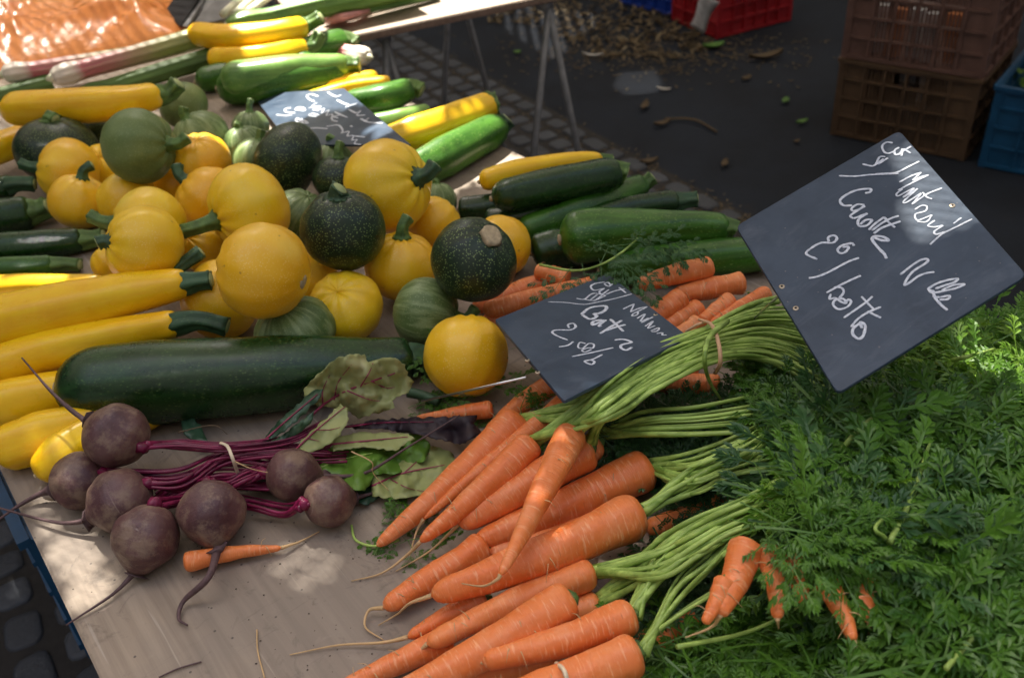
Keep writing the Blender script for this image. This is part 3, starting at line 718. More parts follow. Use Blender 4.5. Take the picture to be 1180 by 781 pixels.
# the table layer first, then what rests on it
Q('d',65,172,46,0,(.0,.9,.45),(64,138),'dark green squash half hidden under the uppermost left yellow zucchini',.8)
Q('d',118,152,24,0,(.3,.8,.3),None,'dark squash tucked behind the mottled green one at the left',.9)
Q('m',212,122,28,0,(-.5,.6,.4),None,'mottled green squash behind the tip of the left yellow zucchini',.9)
Q('g',232,160,34,0,(-.45,.75,.5),(212,124),'sunlit pale green squash with upright stem left of the heap',.9)
Q('g',289,146,21,0,(0,.9,.3),(289,115),'small grey green squash right at the corner of the far price board',.85)
Q('g',282,168,26,0,(-.15,.85,.4),(271,143),'pale ribbed squash with thin stem left of the dark oval one',.88)
Q('g',299,186,30,0,(.1,.85,.3),(301,150),'pale green squash pressed behind the dark oval one',.9)
Q('g',383,188,26,0,(.1,.9,.3),(377,158),'pale green squash behind the dark ones below the price board',.9)
Q('y',80,198,38,0,(-.93,.1,.25),(24,188),'yellow squash at far left with stem pointing left',.9)
Q('y',122,192,27,0,(.1,.3,.9),None,'yellow squash squeezed between the far left ones and the mottled green one',.95)
Q('y',92,233,34,0,(.25,.85,.35),(106,190),'yellow squash with upright dark stem, front of the far left pair',.92)
Q('y',150,234,36,.0,(.1,.6,-.6),None,'yellow squash right below the mottled green one',.93)
Q('y',202,212,30,0,(.2,.7,-.5),None,'yellow squash hidden behind the one with the thick leaning stem',.95)
Q('g',345,250,34,0,(.3,.5,.3),None,'pale green squash glimpsed between yellow and dark green ones in the middle',.93)
Q('y',232,285,28,0,(-.2,.2,.5),None,'small yellow squash low in the gap left of the largest one',.95)
Q('y',130,302,24,0,(-.5,.5,.2),None,'yellow squash under the one with the short left stem',.95)
Q('y',255,345,47,0,(-.8,.5,.3),(232,290),'yellow squash in shade under the largest one',.95)
Q('y',352,318,38,0,(.2,.2,-.5),None,'yellow squash deep in the gap left of the speckled dark one',.95)
Q('y',463,307,43,0,(.05,.86,.45),(470,250),'yellow squash with tall curved stem right of the speckled dark one',.92)
Q('y',500,258,32,0,(.5,.5,-.3),None,'yellow squash behind the one with the tall stem',.95)
Q('g',503,232,24,0,(.0,.9,.2),(499,208),'small green squash peeking out behind the upper yellow one',.9)
Q('y',576,285,37,0,(-.6,.5,-.3),None,'yellow squash behind the dark one with pale scar',.95)
Q('g',340,383,48,0,(-.38,.75,.55),(316,345),'pale streaked squash with thick curved stem behind the giant zucchini',.82)
Q('y',398,354,44,.0,(-.12,.48,.85),None,'yellow squash with green star mark at the front of the heap',.87,True)
Q('g',491,360,41,0,(.93,-.15,.1),(548,354),'pale striped squash lying on its side with stem to the right',.93,True)
Q('y',537,410,49,0,(.05,.95,-.35),None,'solitary yellow squash in front beside the price board on the carrots',.98,True)
Q('y',232,184,34,.02,(0,.6,.6),None,'brightly lit yellow squash at the back of the heap',.86)
Q('y',173,262,46,.02,(-.92,.1,.2),(104,248),'yellow squash with dark stem to the left behind the short stemmed one',.9)
Q('y',242,230,39,.02,(-.72,.60,.2),(204,190),'yellow squash with thick stem leaning up to the left',.93)
Q('d',331,186,46,.02,(.75,-.5,-.2),None,'glossy dark oval squash below the far price board',.82)
Q('d',390,206,30,.01,(.05,.93,.35),(392,164),'dark squash with stem standing up beside the upper yellow one',.88)
Q('m',160,168,43,.03,(.88,.02,.10),(216,158),'mottled green squash high on the left with stem to the right',.93)
Q('y',167,284,47,.02,(-.82,.08,.55),(112,280),'yellow squash with short stem pointing left above the zucchini',.93)
Q('y',287,240,51,.03,(-.75,-.38,.45),(203,268),'yellow squash with long stem pointing left above the largest one',.88)
Q('y',447,214,54,.03,(.82,.12,.5),(502,190),'big yellow squash at the upper right of the heap with stem right',.9)
Q('d',396,265,49,.035,(-.05,.80,.55),(392,217),'speckled dark green squash in the centre with short green stem',.95,thick=1.4)
Q('y',304,312,56,.035,(-.88,.25,-.15),None,'largest yellow squash in the middle with blossom scar at lower right',.93,True)
Q('d',546,300,50,.035,(.42,.55,.6),None,'dark green squash with pale round stem scar right of the heap',.96,False,(.42,.50,.72))
sq_solve()
for i,q in enumerate(SQ): sq_build(q,i)
# green star mark left on one squash
q=[q for q in SQ if q['label'].startswith('yellow squash with green star')][0]

# ================================================================== ZUCCHINI
Z=zucc
Z('yz',[(-60,190,17),(0,172,18),(45,152,15)],(.02,.02),'yellow zucchini under the uppermost one at the left picture edge',stem=(60,146),seed=1)
Z('yz',[(3,127,19),(70,122,21),(140,117,19),(183,110,15)],(.085,.085),'uppermost left yellow zucchini lying over green squashes, stem to the right',stem=(206,96),seed=2,blossom=True)
Z('gzd',[(-80,226,12),(-20,222,14),(12,214,13)],(.0,.03),'dark zucchini end at the left edge below the dark squash',stem=(40,212),stemk='d',seed=3)
Z('gzd',[(-90,262,20),(-20,254,22),(36,244,19)],(.0,.0),'thick dark zucchini at the left edge with short stem',stem=(56,238),stemk='g',seed=4)
Z('gzd',[(-90,290,17),(20,283,18),(96,276,15)],(.0,.0),'long dark zucchini at left with stem touching the yellow squash',stem=(120,272),seed=5)
Z('gzm',[(-90,312,12),(10,308,14),(62,305,12)],(.0,.0),'green zucchini with blocky stem above the sunlit yellow one',stem=(92,305),seed=6)
Z('yz',[(-80,336,15),(30,330,14),(118,326,10)],(.0,.02),'thin sunlit yellow zucchini above the thickest yellow one',stem=(132,324),seed=7)
Z('yz',[(-70,384,30),(60,360,31),(150,340,25),(216,326,17)],(.03,.085),'thickest yellow zucchini at left with dark ribbed stem',stem=(243,322),stemk='d',seed=8)
Z('yz',[(-10,427,26),(60,404,24),(140,386,20),(205,373,17)],(.01,.06),'yellow zucchini with large leafy stem below the thickest one',stem=(262,376),stemk='d',seed=9)
Z('yz',[(-60,480,27),(20,462,28),(90,448,24),(190,430,20)],(.0,.0),'yellow zucchini ending behind the giant green one at the left',seed=10)
Z('yz',[(-8,522,26),(50,503,30),(110,487,26),(190,465,20)],(.0,.0),'yellow zucchini second from the table edge by the beets',seed=11)
Z('yz',[(42,548,16),(70,527,27),(110,502,27),(190,460,22)],(.0,.0),'yellow zucchini nearest the table edge with its tip forward',seed=12,ends=(.16,.08))
Z('gzd',[(66,448,46),(180,441,49),(320,430,44),(430,420,30),(474,413,24)],(.0,.0),'giant dark green zucchini lying in front of the whole heap',stem=(500,420),stemk='d',seed=13,ends=(.13,.08))
# top group
gt='zucchini stacked at the back of the stall'
Z('gzm',[(225,95,14),(300,80,16),(360,72,14)],(.0,.0),'dark zucchini at the bottom of the back stack',seed=14,group=gt)
Z('gzm',[(250,103,20),(330,92,22),(395,84,18)],(.0,.0),'yellow bellied green zucchini under the bright one in the back',seed=15,group=gt)
Z('gzl',[(254,94,20),(330,84,20),(400,76,14)],(.02,.02),'bright green zucchini with dried tip below the yellow pair at the back',stem=(414,75),seed=16,group=gt)
Z('yz',[(240,68,13),(300,66,14),(352,54,12)],(.03,.03),'lower one of the two yellow zucchini at the back',stem=(369,38),seed=17,group=gt)
Z('gzm',[(330,70,15),(370,56,17),(398,49,15)],(.0,.0),'short green zucchini behind the stems of the yellow pair at the back',stem=(410,52),seed=18,group=gt)
Z('yz',[(219,38,13),(270,43,15),(330,36,14),(348,31,12)],(.06,.06),'upper one of the two yellow zucchini at the back',stem=(370,20),seed=19,group=gt)
Z('yz',[(318,110,9),(380,97,11),(435,90,9)],(.0,.0),'sunlit yellow zucchini behind the far price board',seed=20,group=gt)
Z('yz',[(350,116,9),(410,102,10),(450,96,9)],(.0,.0),'second sunlit yellow zucchini wedged behind the far price board',seed=21,group=gt)
Z('gzm',[(395,120,14),(440,112,17),(472,103,14)],(.0,.01),'green zucchini right of the far price board with pale stem end',stem=(486,105),seed=22,group=gt)
Z('gzl',[(415,145,11),(460,136,12),(494,129,10)],(.0,.0),'light green zucchini peeking out above the yellow one right of the board',seed=23,group=gt)
Z('yz',[(430,167,14),(475,153,20),(530,135,20),(563,122,16)],(.02,.02),'yellow zucchini with cut stem above the heap, pointing to the table edge',stem=(573,119),seed=24,ends=(.14,.04),group=gt,endr=.92)
Z('gzm',[(465,205,20),(510,182,23),(560,155,20),(574,147,16)],(.0,.0),'dark green zucchini beneath the yellow one near the table edge',stem=(585,137),stemk='d',seed=25,group=gt)
# right group
gr_='zucchini piled along the right table edge'
Z('gzd',[(528,242,14),(560,238,15),(640,230,15)],(.0,.0),'dark zucchini tip under the right yellow one',seed=26,group=gr_)
Z('gzd',[(558,256,14),(610,248,17),(690,236,16)],(.0,.0),'dark zucchini mostly buried below the upper right pair',seed=27,group=gr_)
Z('yz',[(552,210,12),(600,200,15),(660,189,12),(692,184,9)],(.045,.04),'yellow zucchini on top of the right pile',stem=(706,184),seed=28,group=gr_)
Z('gzd',[(566,229,19),(630,215,21),(690,203,20),(708,199,18)],(.04,.04),'very dark zucchini directly below the yellow one of the right pile',stem=(722,200),seed=29,group=gr_)
Z('gzm',[(596,268,16),(670,243,19),(725,220,16),(738,214,13)],(.0,.0),'middle green zucchini of the right pile with pale cut stem',stem=(752,204),seed=30,group=gr_)
Z('gzd',[(650,262,14),(720,244,15),(780,232,14)],(.0,.0),'dull dark zucchini at the back of the right pile with split stem',stem=(803,229),stemk='d',seed=31,group=gr_)
Z('gzd',[(612,292,19),(640,288,22),(700,286,20)],(.0,.0),'glossy dark zucchini hidden under the pear shaped one',seed=32,group=gr_)
Z('gzm',[(645,276,32),(692,270,30),(770,262,20),(838,262,16)],(.03,.03),'pear shaped green zucchini with thick left end on the right pile',stem=(848,264),seed=33,group=gr_,ends=(.12,.06))
Z('gzm',[(690,312,20),(760,304,22),(830,297,22),(905,290,20)],(.0,.0),'green zucchini at the table edge behind the large price board',seed=34,group=gr_)

# ================================================================== BACK OF THE STALL
def stalk(a,b,r,h,label,mat='stalk',name='celery_stalk',cat='celery',group='ribbed stalks at the back of the stall',ra=None,bend=0,seed=0):
    A=T(*a,h[0]+r*.0016); B=T(*b,h[1]+r*.0016); Mid=T((a[0]+b[0])/2,(a[1]+b[1])/2+bend,(h[0]+h[1])/2+r*.0016)
    P=catmull([A,Mid,B],30); R=[]
    for i in range(31):
        t=i/30; v=interp([0,.03,.10,.22,1],[.55,.85,1.0,.8,.95],t); R.append(v*r*ppm(P[i]))
    Mt=frame(A,B); th=thing(name,label,cat,None,group,Mt)
    mesh('stalk',*loft(P,R,34,lambda t,u:1+.05*math.cos(9*u)+.02*math.cos(17*u),wob=.05,seed=seed),M[mat],th,Mt)
    d=(P[0]-P[1]).normalized(); mesh('root_end',*loft([P[0],P[0]+d*.004,P[0]+d*.012],[R[0]*.8,R[0]*.6,R[0]*.2],12,wob=.4,seed=seed),M['leek'],th,Mt)
stalk((60,90),(236,42),13,(.045,.05),'thick ribbed stalk with white and pink foot, front one by the orange bag',seed=1)
stalk((4,86),(150,66),12,(.03,.02),'ribbed stalk with white foot behind the front one at the left edge',seed=2)
stalk((92,112),(245,66),12,(.0,.02),'shaded green stalk lying below the front pink one',mat='gstem',seed=3)
stalk((-30,118),(60,96),11,(.0,.0),'green stalk end at the left edge under the white feet',mat='gstem',seed=4)
stalk((425,66),(345,50),11,(-.0,.0),'pink stalk foot poking out over the table edge at the back',ra=1,seed=5)
stalk((262,32),(480,-16),14,(.03,.03),'sunlit pale green stalk behind the yellow zucchini pair',mat='gzl',seed=6)
for i,(a,b) in enumerate([((257,17),(296,-18)),((270,17),(312,-20)),((284,15),(340,-25))]):
    P=catmull([T(*a,.06),T(*b,.05)],8); Mt=frame(P[0],P[-1]); t=thing('spring_onion',['leftmost white onion stem beside the black card at the top','middle white onion stem beside the black card at the top','rightmost white onion stem beside the black card at the top'][i],'onion',None,'white onion stems at the top of the stall',Mt)
    mesh('stem',*loft(P,[4.5*ppm(p) for p in P],10),M['leek'],t,Mt)
Mt=Matrix.Translation(T(400,12,.0)); t=thing('spring_onion_bunch','bunch of pink footed spring onions at the corner of the second table','onions',None,None,Mt)
for k in range(9):
    y=random.uniform(-7,7); P=catmull([T(372+random.uniform(-6,6),20+y*.8,.012),T(400,12+y,.02+.004*(k%3)),T(425,6+y*.9,.02)],10); mesh('bulb',*loft(P,[ppm(P[0])*r for r in [2,4,5,5,4.5,4,3.5,3.2,3,3,3]],9),M['onionpink'],t,Mt)
    P=catmull([T(425,6+y*.9,.02),T(460,0+y*.7,.015),T(505,-8+y*.5,.01)],10); mesh('leaf',*loft(P,[ppm(P[0])*3.0]*11,8),M['onion'],t,Mt)
# leaning cards
def slab(name,P4,th,mat,label=None,cat=None,parent=None,Mt=None):
    n=(P4[1]-P4[0]).cross(P4[3]-P4[0]).normalized(); V=[p+n*th/2 for p in P4]+[p-n*th/2 for p in P4]
    Fc=[(0,1,2,3),(7,6,5,4)]+[(i,i+4,(i+1)%4+4,(i+1)%4) for i in range(4)]
    Mt=Mt or frame(P4[0],P4[1],n)
    o=mesh(name,V,Fc,mat,parent,Mt,False)
    if label: tag(o,label,cat)
    return o
slab('price_board',[T(188,18,.03),T(209,31,.03),T(252,-34,.10),T(232,-48,.10)],.004,M['blackcard'],'black card leaning behind the pink stalks at the top','price board')
slab('card_holder',[T(210,31,.028),T(216,32,.028),T(262,-40,.10),T(256,-42,.10)],.006,M['grey'],'narrow grey metal strip along the edge of the black card','holder')
slab('carton',[T(218,32,.02),T(262,22,.02),T(300,-50,.12),T(256,-52,.12)],.004,M['grey'],'grey board leaning between the black card and the white onions','board')
# orange plastic bag
A,B,C_,D=T(-150,118,0),T(222,52,0),T(222,-30,0),T(-150,-40,0); V=[];Fc=[]; nx,ny=150,90
for i in range(nx+1):
    for j in range(ny+1):
        u,v=i/nx,j/ny; p=A.lerp(B,u).lerp(D.lerp(C_,u),v); e=min(u,1-u,v*1.2,1-v)*5; e=min(1,max(0,e))
        q=p*6; h=.07*e**.5*(.6+.5*noise.noise(q*.5))
        r=0
        for a_,f in ((.028,.8),(.013,1.9),(.005,4.5)):
            w=Vector((noise.noise(q*f*.5),noise.noise(q*f*.5+Vector((7,3,1))),0))*.9
            r+=a_*(1-abs(2*noise.noise(q*f+w)))
        V.append(p+Vector((noise.noise(q*1.1)*.03,noise.noise(q*1.1+Vector((5,5,5)))*.03,.004+h+r*e*1.25)))
for i in range(nx):
    for j in range(ny): a=i*(ny+1)+j; Fc.append((a,a+ny+1,a+ny+2,a+1))
o=mesh('plastic_bag',V,Fc,M['bag'],None,Matrix.Translation(T(60,60,0))); tag(o,'crumpled translucent orange plastic bag lying at the top left','plastic bag')

# ================================================================== BEETS
def beet(par,PM,cx,cy,r,tail,h=0,label=None,tr=3.2,el=1.0):
    z=TZ+.03
    for _ in range(6): p=at(cx,cy,z); R=r*ppm(p); z=TZ+h+R
    p=at(cx,cy,z); R=r*ppm(p)
    q=T(tail[0][0],tail[0][1],max(.004,tail[0][2])); ax=(q-p); L0=ax.length; ax.normalize()
    m=34; P=[];RR=[]
    for i in range(m+1):
        v=math.pi*i/m; x=-math.cos(v); 
        rr=math.sin(v)**(.95); 
        if x>.45: rr=rr*(1-.35*((x-.45)/.55)**1.2)
        e=R*el*(x if x<.3 else .3+(x-.3)*(1.0+.25*(x-.3)))
        P.append(p+ax*e); RR.append(max(R*rr,R*.03 if x<0 else tr*ppm(p)*1.0))
    Mt=frame(p-ax*R,p+ax*R)
    V,Fc=loft(P,RR,40,wob=.12,seed=cx*.1)
    me=bpy.data.meshes.new('beet'); I=np.array(Mt.inverted()); VV=np.array([tuple(v) for v in V])@I[:3,:3].T+I[:3,3]
    me.from_pydata(VV.tolist(),[],Fc); me.materials.append(M['beet']); me.polygons.foreach_set('use_smooth',[True]*len(me.polygons))
    o=bpy.data.objects.new('beet',me); COL.objects.link(o); o.parent=par; o.matrix_local=PM.inverted()@Mt
    if label: o['label']=label
    b=P[-3]; k=tr*ppm(p)
    pts=[b]+[T(x,y,zz) for x,y,zz in tail]
    TP=catmull(pts,30); TR=[k*1.15*interp([0,.05,.14,.3,.6,1],[3.6,2.3,1.5,1.0,.6,.25],i/30) for i in range(31)]
    mesh('tail',*loft(TP,TR,9,wob=.35,seed=cx),M['beettail'],o,Mt)
    d=-ax; mesh('crown',*loft([P[0]-d*.002,P[0]+d*.003,P[0]+d*.007],[R*.22,R*.18,R*.12],16,wob=.5,seed=cx),M['magenta'],o,Mt)
    return p-ax*R
BM=Matrix.Translation(T(262,515,0)); bb=thing('beet_bunch','bunch of five dusty beets with magenta stalks, band and pale leaves at the table edge','beets',None,'bunches of beets in front of the giant zucchini',BM)
k2=beet(bb,BM,92,553,33,[(48,568,.012),(22,582,.006),(-12,606,.001)],0,'beet half hidden behind the others, nearest the yellow zucchini',3.4)
k1=beet(bb,BM,134,501,37,[(92,480,.078),(60,452,.10),(25,412,.13)],.035,'top beet with its tail rising up to the left',3.0)
k3=beet(bb,BM,138,577,37,[(104,598,.020),(66,602,.010),(-8,583,.004)],0,'beet whose long tail runs left over the table edge',3.4)
k4=beet(bb,BM,168,620,37,[(159,656,.010),(130,684,.006),(76,720,.002)],0,'frontmost beet with scratches and a straight tail',3.2,1.05)
k5=beet(bb,BM,244,591,38,[(250,634,.018),(240,665,.028),(212,692,.008),(206,712,.004),(216,720,.004)],.0,'beet whose hooked tail crosses the small carrot',3.6)
BM2=Matrix.Translation(T(300,560,0)); bb2=thing('beet_bunch','pair of small dark beets with thin tails lying right of the magenta stalks','beets',None,'bunches of beets in front of the giant zucchini',BM2)
k6=beet(bb2,BM2,338,547,31,[(375,549,.020),(420,545,.020),(470,515,.030),(530,478,.04)],0,'small beet with a long wiry tail reaching the carrots',2.4)
k7=beet(bb2,BM2,380,577,30,[(414,572,.012),(440,567,.006),(468,572,.002)],0,'small beet with a short thin tail',2.4)
def bst(par,PM,a,pts,n,r,sp): stems(par,PM,a,[(x,y,h,sp) for x,y,h in pts],n,sp,r,'stalk','magenta')
bst(bb,BM,k1,[(205,513,.045),(262,516,.04),(330,508,.03),(372,490,.03)],7,.0022,7)
bst(bb,BM,k3,[(210,560,.03),(258,530,.03),(320,520,.03),(380,520,.02)],7,.0022,9)
bst(bb,BM,k2,[(200,545,.03),(256,525,.03),(310,530,.02),(360,535,.02)],6,.0020,9)
bst(bb,BM,k5,[(262,556,.03),(285,545,.03),(330,530,.02),(400,525,.015)],5,.0020,8)
bst(bb,BM,k4,[(215,575,.02),(260,560,.02),(320,560,.015),(380,555,.01)],5,.0020,8)
bst(bb2,BM2,k6,[(285,548,.025),(250,548,.022),(205,560,.02),(178,575,.012)],9,.0022,13)
bst(bb2,BM2,k7,[(330,588,.012),(290,580,.012),(240,570,.01),(200,565,.01)],7,.0020,9)
P=catmull([T(254,510,.052),T(262,514,.058),T(268,528,.054),T(274,545,.030),T(277,552,.02)],14); mesh('rubber_band',*loft(P,[.0018]*15,8,flat=.6),M['rubberw'],bb,BM)
hairline([T(268,530,.05),T(290,540,.048),T(318,546,.04)],.0007,.0004,M['hair'],bb,BM,'band_end')

def leaf(par,PM,outline,h,mat,mid=None,veins=(),ruf=.006,label=None,tint=.5,name='leaf',seed=0,vr=.0013,vmat='vein'):
    """outline in photo px; h(px,py) height above the table; gets thickness, ruffles and raised veins"""
    bm=bmesh.new(); vs=[]
    n=len(outline); O=[]
    for i in range(n):
        a=Vector(outline[i]); b=Vector(outline[(i+1)%n]); k=max(1,int((b-a).length/3))
        for j in range(k):
            p=a.lerp(b,j/k); w=1.3*noise.noise(Vector((p.x*.18,p.y*.18,seed))); dd=(b-a).normalized(); O.append((p.x-dd.y*w*2,p.y+dd.x*w*2))
    xs=[p[0] for p in O]; ys=[p[1] for p in O]
    from mathutils.geometry import delaunay_2d_cdt
    pts=[Vector(p) for p in O]; inner=[]
    y=min(ys)
    while y<max(ys):
        x=min(xs)
        while x<max(xs):
            if inpoly(x,y,O) and min((Vector((x,y))-q).length for q in pts)>2.2: inner.append(Vector((x+random.uniform(-.6,.6),y+random.uniform(-.6,.6))))
            x+=4
        y+=4
    r=delaunay_2d_cdt(pts+inner,[(i,(i+1)%len(pts)) for i in range(len(pts))],[list(range(len(pts)))],1,1e-5)
    def H(x,y,edge=0): 
        q=Vector((x*.035,y*.035,seed)); z=h(x,y)+ruf*noise.noise(q*1.0)+ruf*.5*noise.noise(q*2.6)+ruf*.22*noise.noise(q*7)
        return z
    V=[T(v.x,v.y,H(v.x,v.y)) for v in r[0]]; Fc=[tuple(f) for f in r[2]]
    tn=[min(1,max(0,tint+.5*noise.noise(Vector((v.x*.03,v.y*.03,seed+4)))+.15*noise.noise(Vector((v.x*.15,v.y*.15,seed))))) for v in r[0]]
    o=mesh(name,V,Fc,M[mat],par,PM,True,tn); md=o.modifiers.new('th','SOLIDIFY'); md.thickness=.0007
    if label: o['label']=label
    for k,vv in enumerate(veins):
        rr=vr*(1 if k==0 else .5)
        m=max(8,len(vv)*5); P=catmull([T(x,y,H(x,y)+.0014) for x,y in vv],m); P=[T_on(p,H) for p in P]
        mesh('vein',*loft(P,[rr*(1-.65*i/m) for i in range(m+1)],6),M[vmat],o,PM)
def T_on(p,H):
    l=RC.transposed()@(p-CAM); x=590+l.x/-l.z*F; y=390.5-l.y/-l.z*F; return T(x,y,H(x,y)+.0014)
def lin(a,b,c):   # height plane through three (px,py,h)
    A=np.array([[a[0],a[1],1],[b[0],b[1],1],[c[0],c[1],1]],float); s=np.linalg.solve(A,[a[2],b[2],c[2]]); return lambda x,y:float(s[0]*x+s[1]*y+s[2])
leaf(bb,BM,[(425,548),(455,525),(490,512),(520,520),(530,540),(515,556),(490,570),(455,575),(430,572)],lambda x,y:.008,'beetleaf',veins=[[(428,560),(465,545),(515,535)],[(450,552),(470,562),(490,566)],[(465,545),(485,528),(500,520)]],ruf=.014,tint=.1,seed=1,label='dull lower leaf by the carrots')
leaf(bb,BM,[(355,540),(372,520),(395,510),(420,516),(445,503),(480,498),(497,512),(488,532),(460,545),(432,548),(420,565),(395,562),(370,556)],lambda x,y:.014,'beetleafg',veins=[[(365,540),(400,528),(450,518)]],tint=.55,seed=2,ruf=.014,label='fresh green leaf between the beets and the wilted one',vmat='petiole')
leaf(bb,BM,[(380,505),(420,498),(470,500),(478,505),(455,520),(420,515),(385,520)],lambda x,y:.024,'beetleaf',veins=[[(380,512),(430,507),(470,503)]],tint=.3,seed=3)
leaf(bb,BM,[(400,490),(430,484),(470,482),(520,480),(550,478),(545,488),(556,500),(530,512),(500,505),(480,500),(440,494),(410,494)],lambda x,y:.026+.004*math.sin(x*.2),'wilt',veins=[[(398,492),(440,487),(500,486)]],tint=.4,seed=4,ruf=.014,label='wilted almost black leaf',vmat='magenta')
leaf(bb,BM,[(350,450),(364,432),(385,415),(400,408),(420,408),(424,418),(440,412),(456,412),(466,420),(470,432),(477,440),(470,452),(452,462),(455,470),(432,476),(412,482),(404,475),(385,470),(366,468),(352,462)],lin((352,460,.045),(420,408,.095),(470,470,.035)),'beetleaf',vr=.0019,veins=[[(345,497),(368,470),(400,450),(455,430)],[(385,461),(390,440),(405,420)],[(400,450),(425,460),(440,462)],[(415,446),(425,430),(430,418)],[(372,466),(372,450),(380,432)],[(430,440),(445,447),(455,446)]],tint=.55,seed=5,ruf=.020,label='large pale leaf with magenta veins leaning on the giant zucchini')
leaf(bb,BM,[(334,525),(350,505),(372,485),(392,466),(400,470),(402,485),(392,500),(375,515),(350,524)],lin((340,525,.03),(400,468,.055),(400,490,.045)),'beetleaf',veins=[[(336,522),(365,495),(398,468)],[(365,495),(380,495),(392,492)],[(355,505),(368,508)]],tint=.2,seed=6,label='greyish leaf below the large pale one')
leaf(bb,BM,[(304,508),(320,486),(340,468),(362,450),(372,448),(370,458),(352,476),(330,495),(315,505)],lin((305,508,.035),(370,450,.07),(330,495,.045)),'beetleafd',veins=[[(306,506),(335,480),(366,454)]],tint=.5,seed=7)
leaf(bb,BM,[(308,512),(330,498),(350,482),(362,472),(360,486),(340,502),(320,512)],lin((310,512,.035),(360,475,.055),(340,500,.04)),'beetleafd',tint=.8,seed=8)
leaf(bb,BM,[(208,485),(222,480),(232,492),(240,508),(222,510),(212,500)],lambda x,y:.02,'beetleafd',tint=.3,seed=9)
leaf(bb,BM,[(290,548),(305,540),(318,552),(312,566),(296,566)],lambda x,y:.01,'beetleafd',tint=.5,seed=10)
leaf(bb,BM,[(395,555),(425,545),(440,570),(425,582),(400,575)],lambda x,y:.006,'beetleafd',tint=.2,seed=11)
hairline([T(405,520,.05),T(428,532,.045),T(430,545,.03),T(448,565,.01)],.0008,.0004,M['hair'],bb,BM,'root')
hairline([T(205,498,.05),T(245,490,.055),T(262,500,.045)],.0008,.0005,M['litter'],bb,BM,'root')

# ================================================================== CARROTS
G='loose carrots behind and below the price board'
def car(*a,**k): return carrot(None,*a,**k)
car((324,631),(212,648),11.5,.30,root=[(345,624,.004),(368,612,.002)],h=(.008,.014),label='small loose carrot lying alone under the beet tail',top=False,group='loose carrots on the stall',blunt=.05)
car((478,482),(568,471),11,.25,h=(.012,.018),label='thin carrot tip between the wilted leaf and the yellow squash',group=G,top=False)
car((560,500),(640,440),13,.5,h=(.01,.03),label='carrot lying partly below the left corner of the board',group=G,top=False)
car((588,520),(660,455),12,.5,h=(.012,.03),label='carrot under the lower corner of the board next to the tied ones',group=G,top=False)
car((545,355),(650,318),13,.7,h=(.015,.02),label='carrot running under the dark squash, the upper of two',group=G,top=False)
car((556,358),(690,330),14,.7,h=(.03,.035),label='carrot in front of the dark squash, lower of two behind the board',group=G,top=False)
car((555,372),(640,350),13,.7,h=(.012,.015),label='carrot sliver between the yellow squash and the board corner',group=G,top=False)
car((616,312),(655,322),11,.8,h=(.04,.035),label='carrot stub below the pear shaped zucchini',group=G,top=False)
car((735,329),(820,307),13.5,.65,h=(.055,.055),label='upper short carrot right of the small price board',group=G,top=False,blunt=.14)
car((775,340),(857,325),13.5,.7,h=(.035,.035),label='carrot behind the upper short one, nearest the large price board',group=G,top=False,blunt=.14)
car((735,375),(786,343),14,.75,h=(.03,.04),label='stubby carrot against the right corner of the small board',group=G,top=False)
car((752,384),(808,355),13,.7,h=(.02,.028),label='carrot below the stubby one by the small board',group=G,top=False)
car((770,390),(806,371),11,.7,h=(.03,.04),label='rounded carrot end just above the green stalks',group=G,top=False)
car((808,372),(842,345),11,.7,h=(.03,.035),label='small upright carrot end between the board and the stalks',group=G,top=False)
car((818,374),(885,337),10,.45,h=(.035,.04),label='slim pale carrot lying along the green stalks',group=G,top=False)
car((700,455),(800,420),14,.7,h=(.01,.01),label='shaded carrot beneath the tied green stalks',group=G,top=False)
car((745,440),(830,445),14,.7,h=(.01,.01),label='dark carrot in the shade right of the stalk tie',group=G,top=False)
car((745,610),(850,575),15,.7,h=(.008,.008),label='shaded carrot behind the stalks of the middle bunch',group=G,top=False)

def bunch(label,px,py): 
    Mt=Matrix.Translation(T(px,py,0)); return thing('carrot_bunch',label,'carrots',None,'tied bunches of carrots at the front of the stall',Mt),Mt
# --- upper bunch
A1=bunch('tied carrot bunch whose long pale stalks cross the small price board',640,520)
ca=carrot(A1,(434,629),(600,484),22,.28,bend=(6,-4),h=(.012,.045),label='longest carrot, leftmost of its bunch',blunt=.08)
cb=carrot(A1,(488,598),(660,462),14,.22,bend=(-8,4),h=(.02,.060),root=[(480,612,.01),(472,640,.004)])
cc=carrot(A1,(484,624),(614,510),19,.30,bend=(3,0),h=(.035,.062),root=[(468,640,.014),(440,660,.004),(405,669,.002)])
cd=carrot(A1,(528,604),(680,516),23,.55,bend=(0,3),h=(.030,.055),root=[(515,617,.02),(492,637,.008),(456,658,.002)],label='thick carrot crossed by the thin twisted one')
cx=carrot(A1,(560,600),(690,510),16,.5,h=(.02,.045))
ce=carrot(A1,(577,662),(660,497),19,.22,bend=(6,-6),h=(.085,.085),root=[(572,668,.082),(556,675,.072),(532,672,.070)],label='thin carrot with hooked root lying across the others',blunt=.05)
for c0_,n,hh in ((ca,5,.075),(cb,6,.08),(cc,7,.085),(cd,5,.08),(ce,6,.095)):
    stems(A1[0],A1[1],c0_,[(700,462,hh+.02,24),(758,424,.105,27),(822,395,.10,24),(880,385,.085,32),(945,400,.07,50)],n+7,10,.0024)
stems(A1[0],A1[1],T(672,466,.075),[(730,430,.095,5),(800,388,.10,5),(862,355,.09,6),(900,345,.075,8)],3,5,.0034)
P=catmull([T(806,368,.108),T(820,374,.125),T(828,395,.128),T(830,418,.115),T(824,430,.09)],14); mesh('rubber_band',*loft(P,[.0022]*15,8,flat=.6),M['rubber'],A1[0],A1[1])
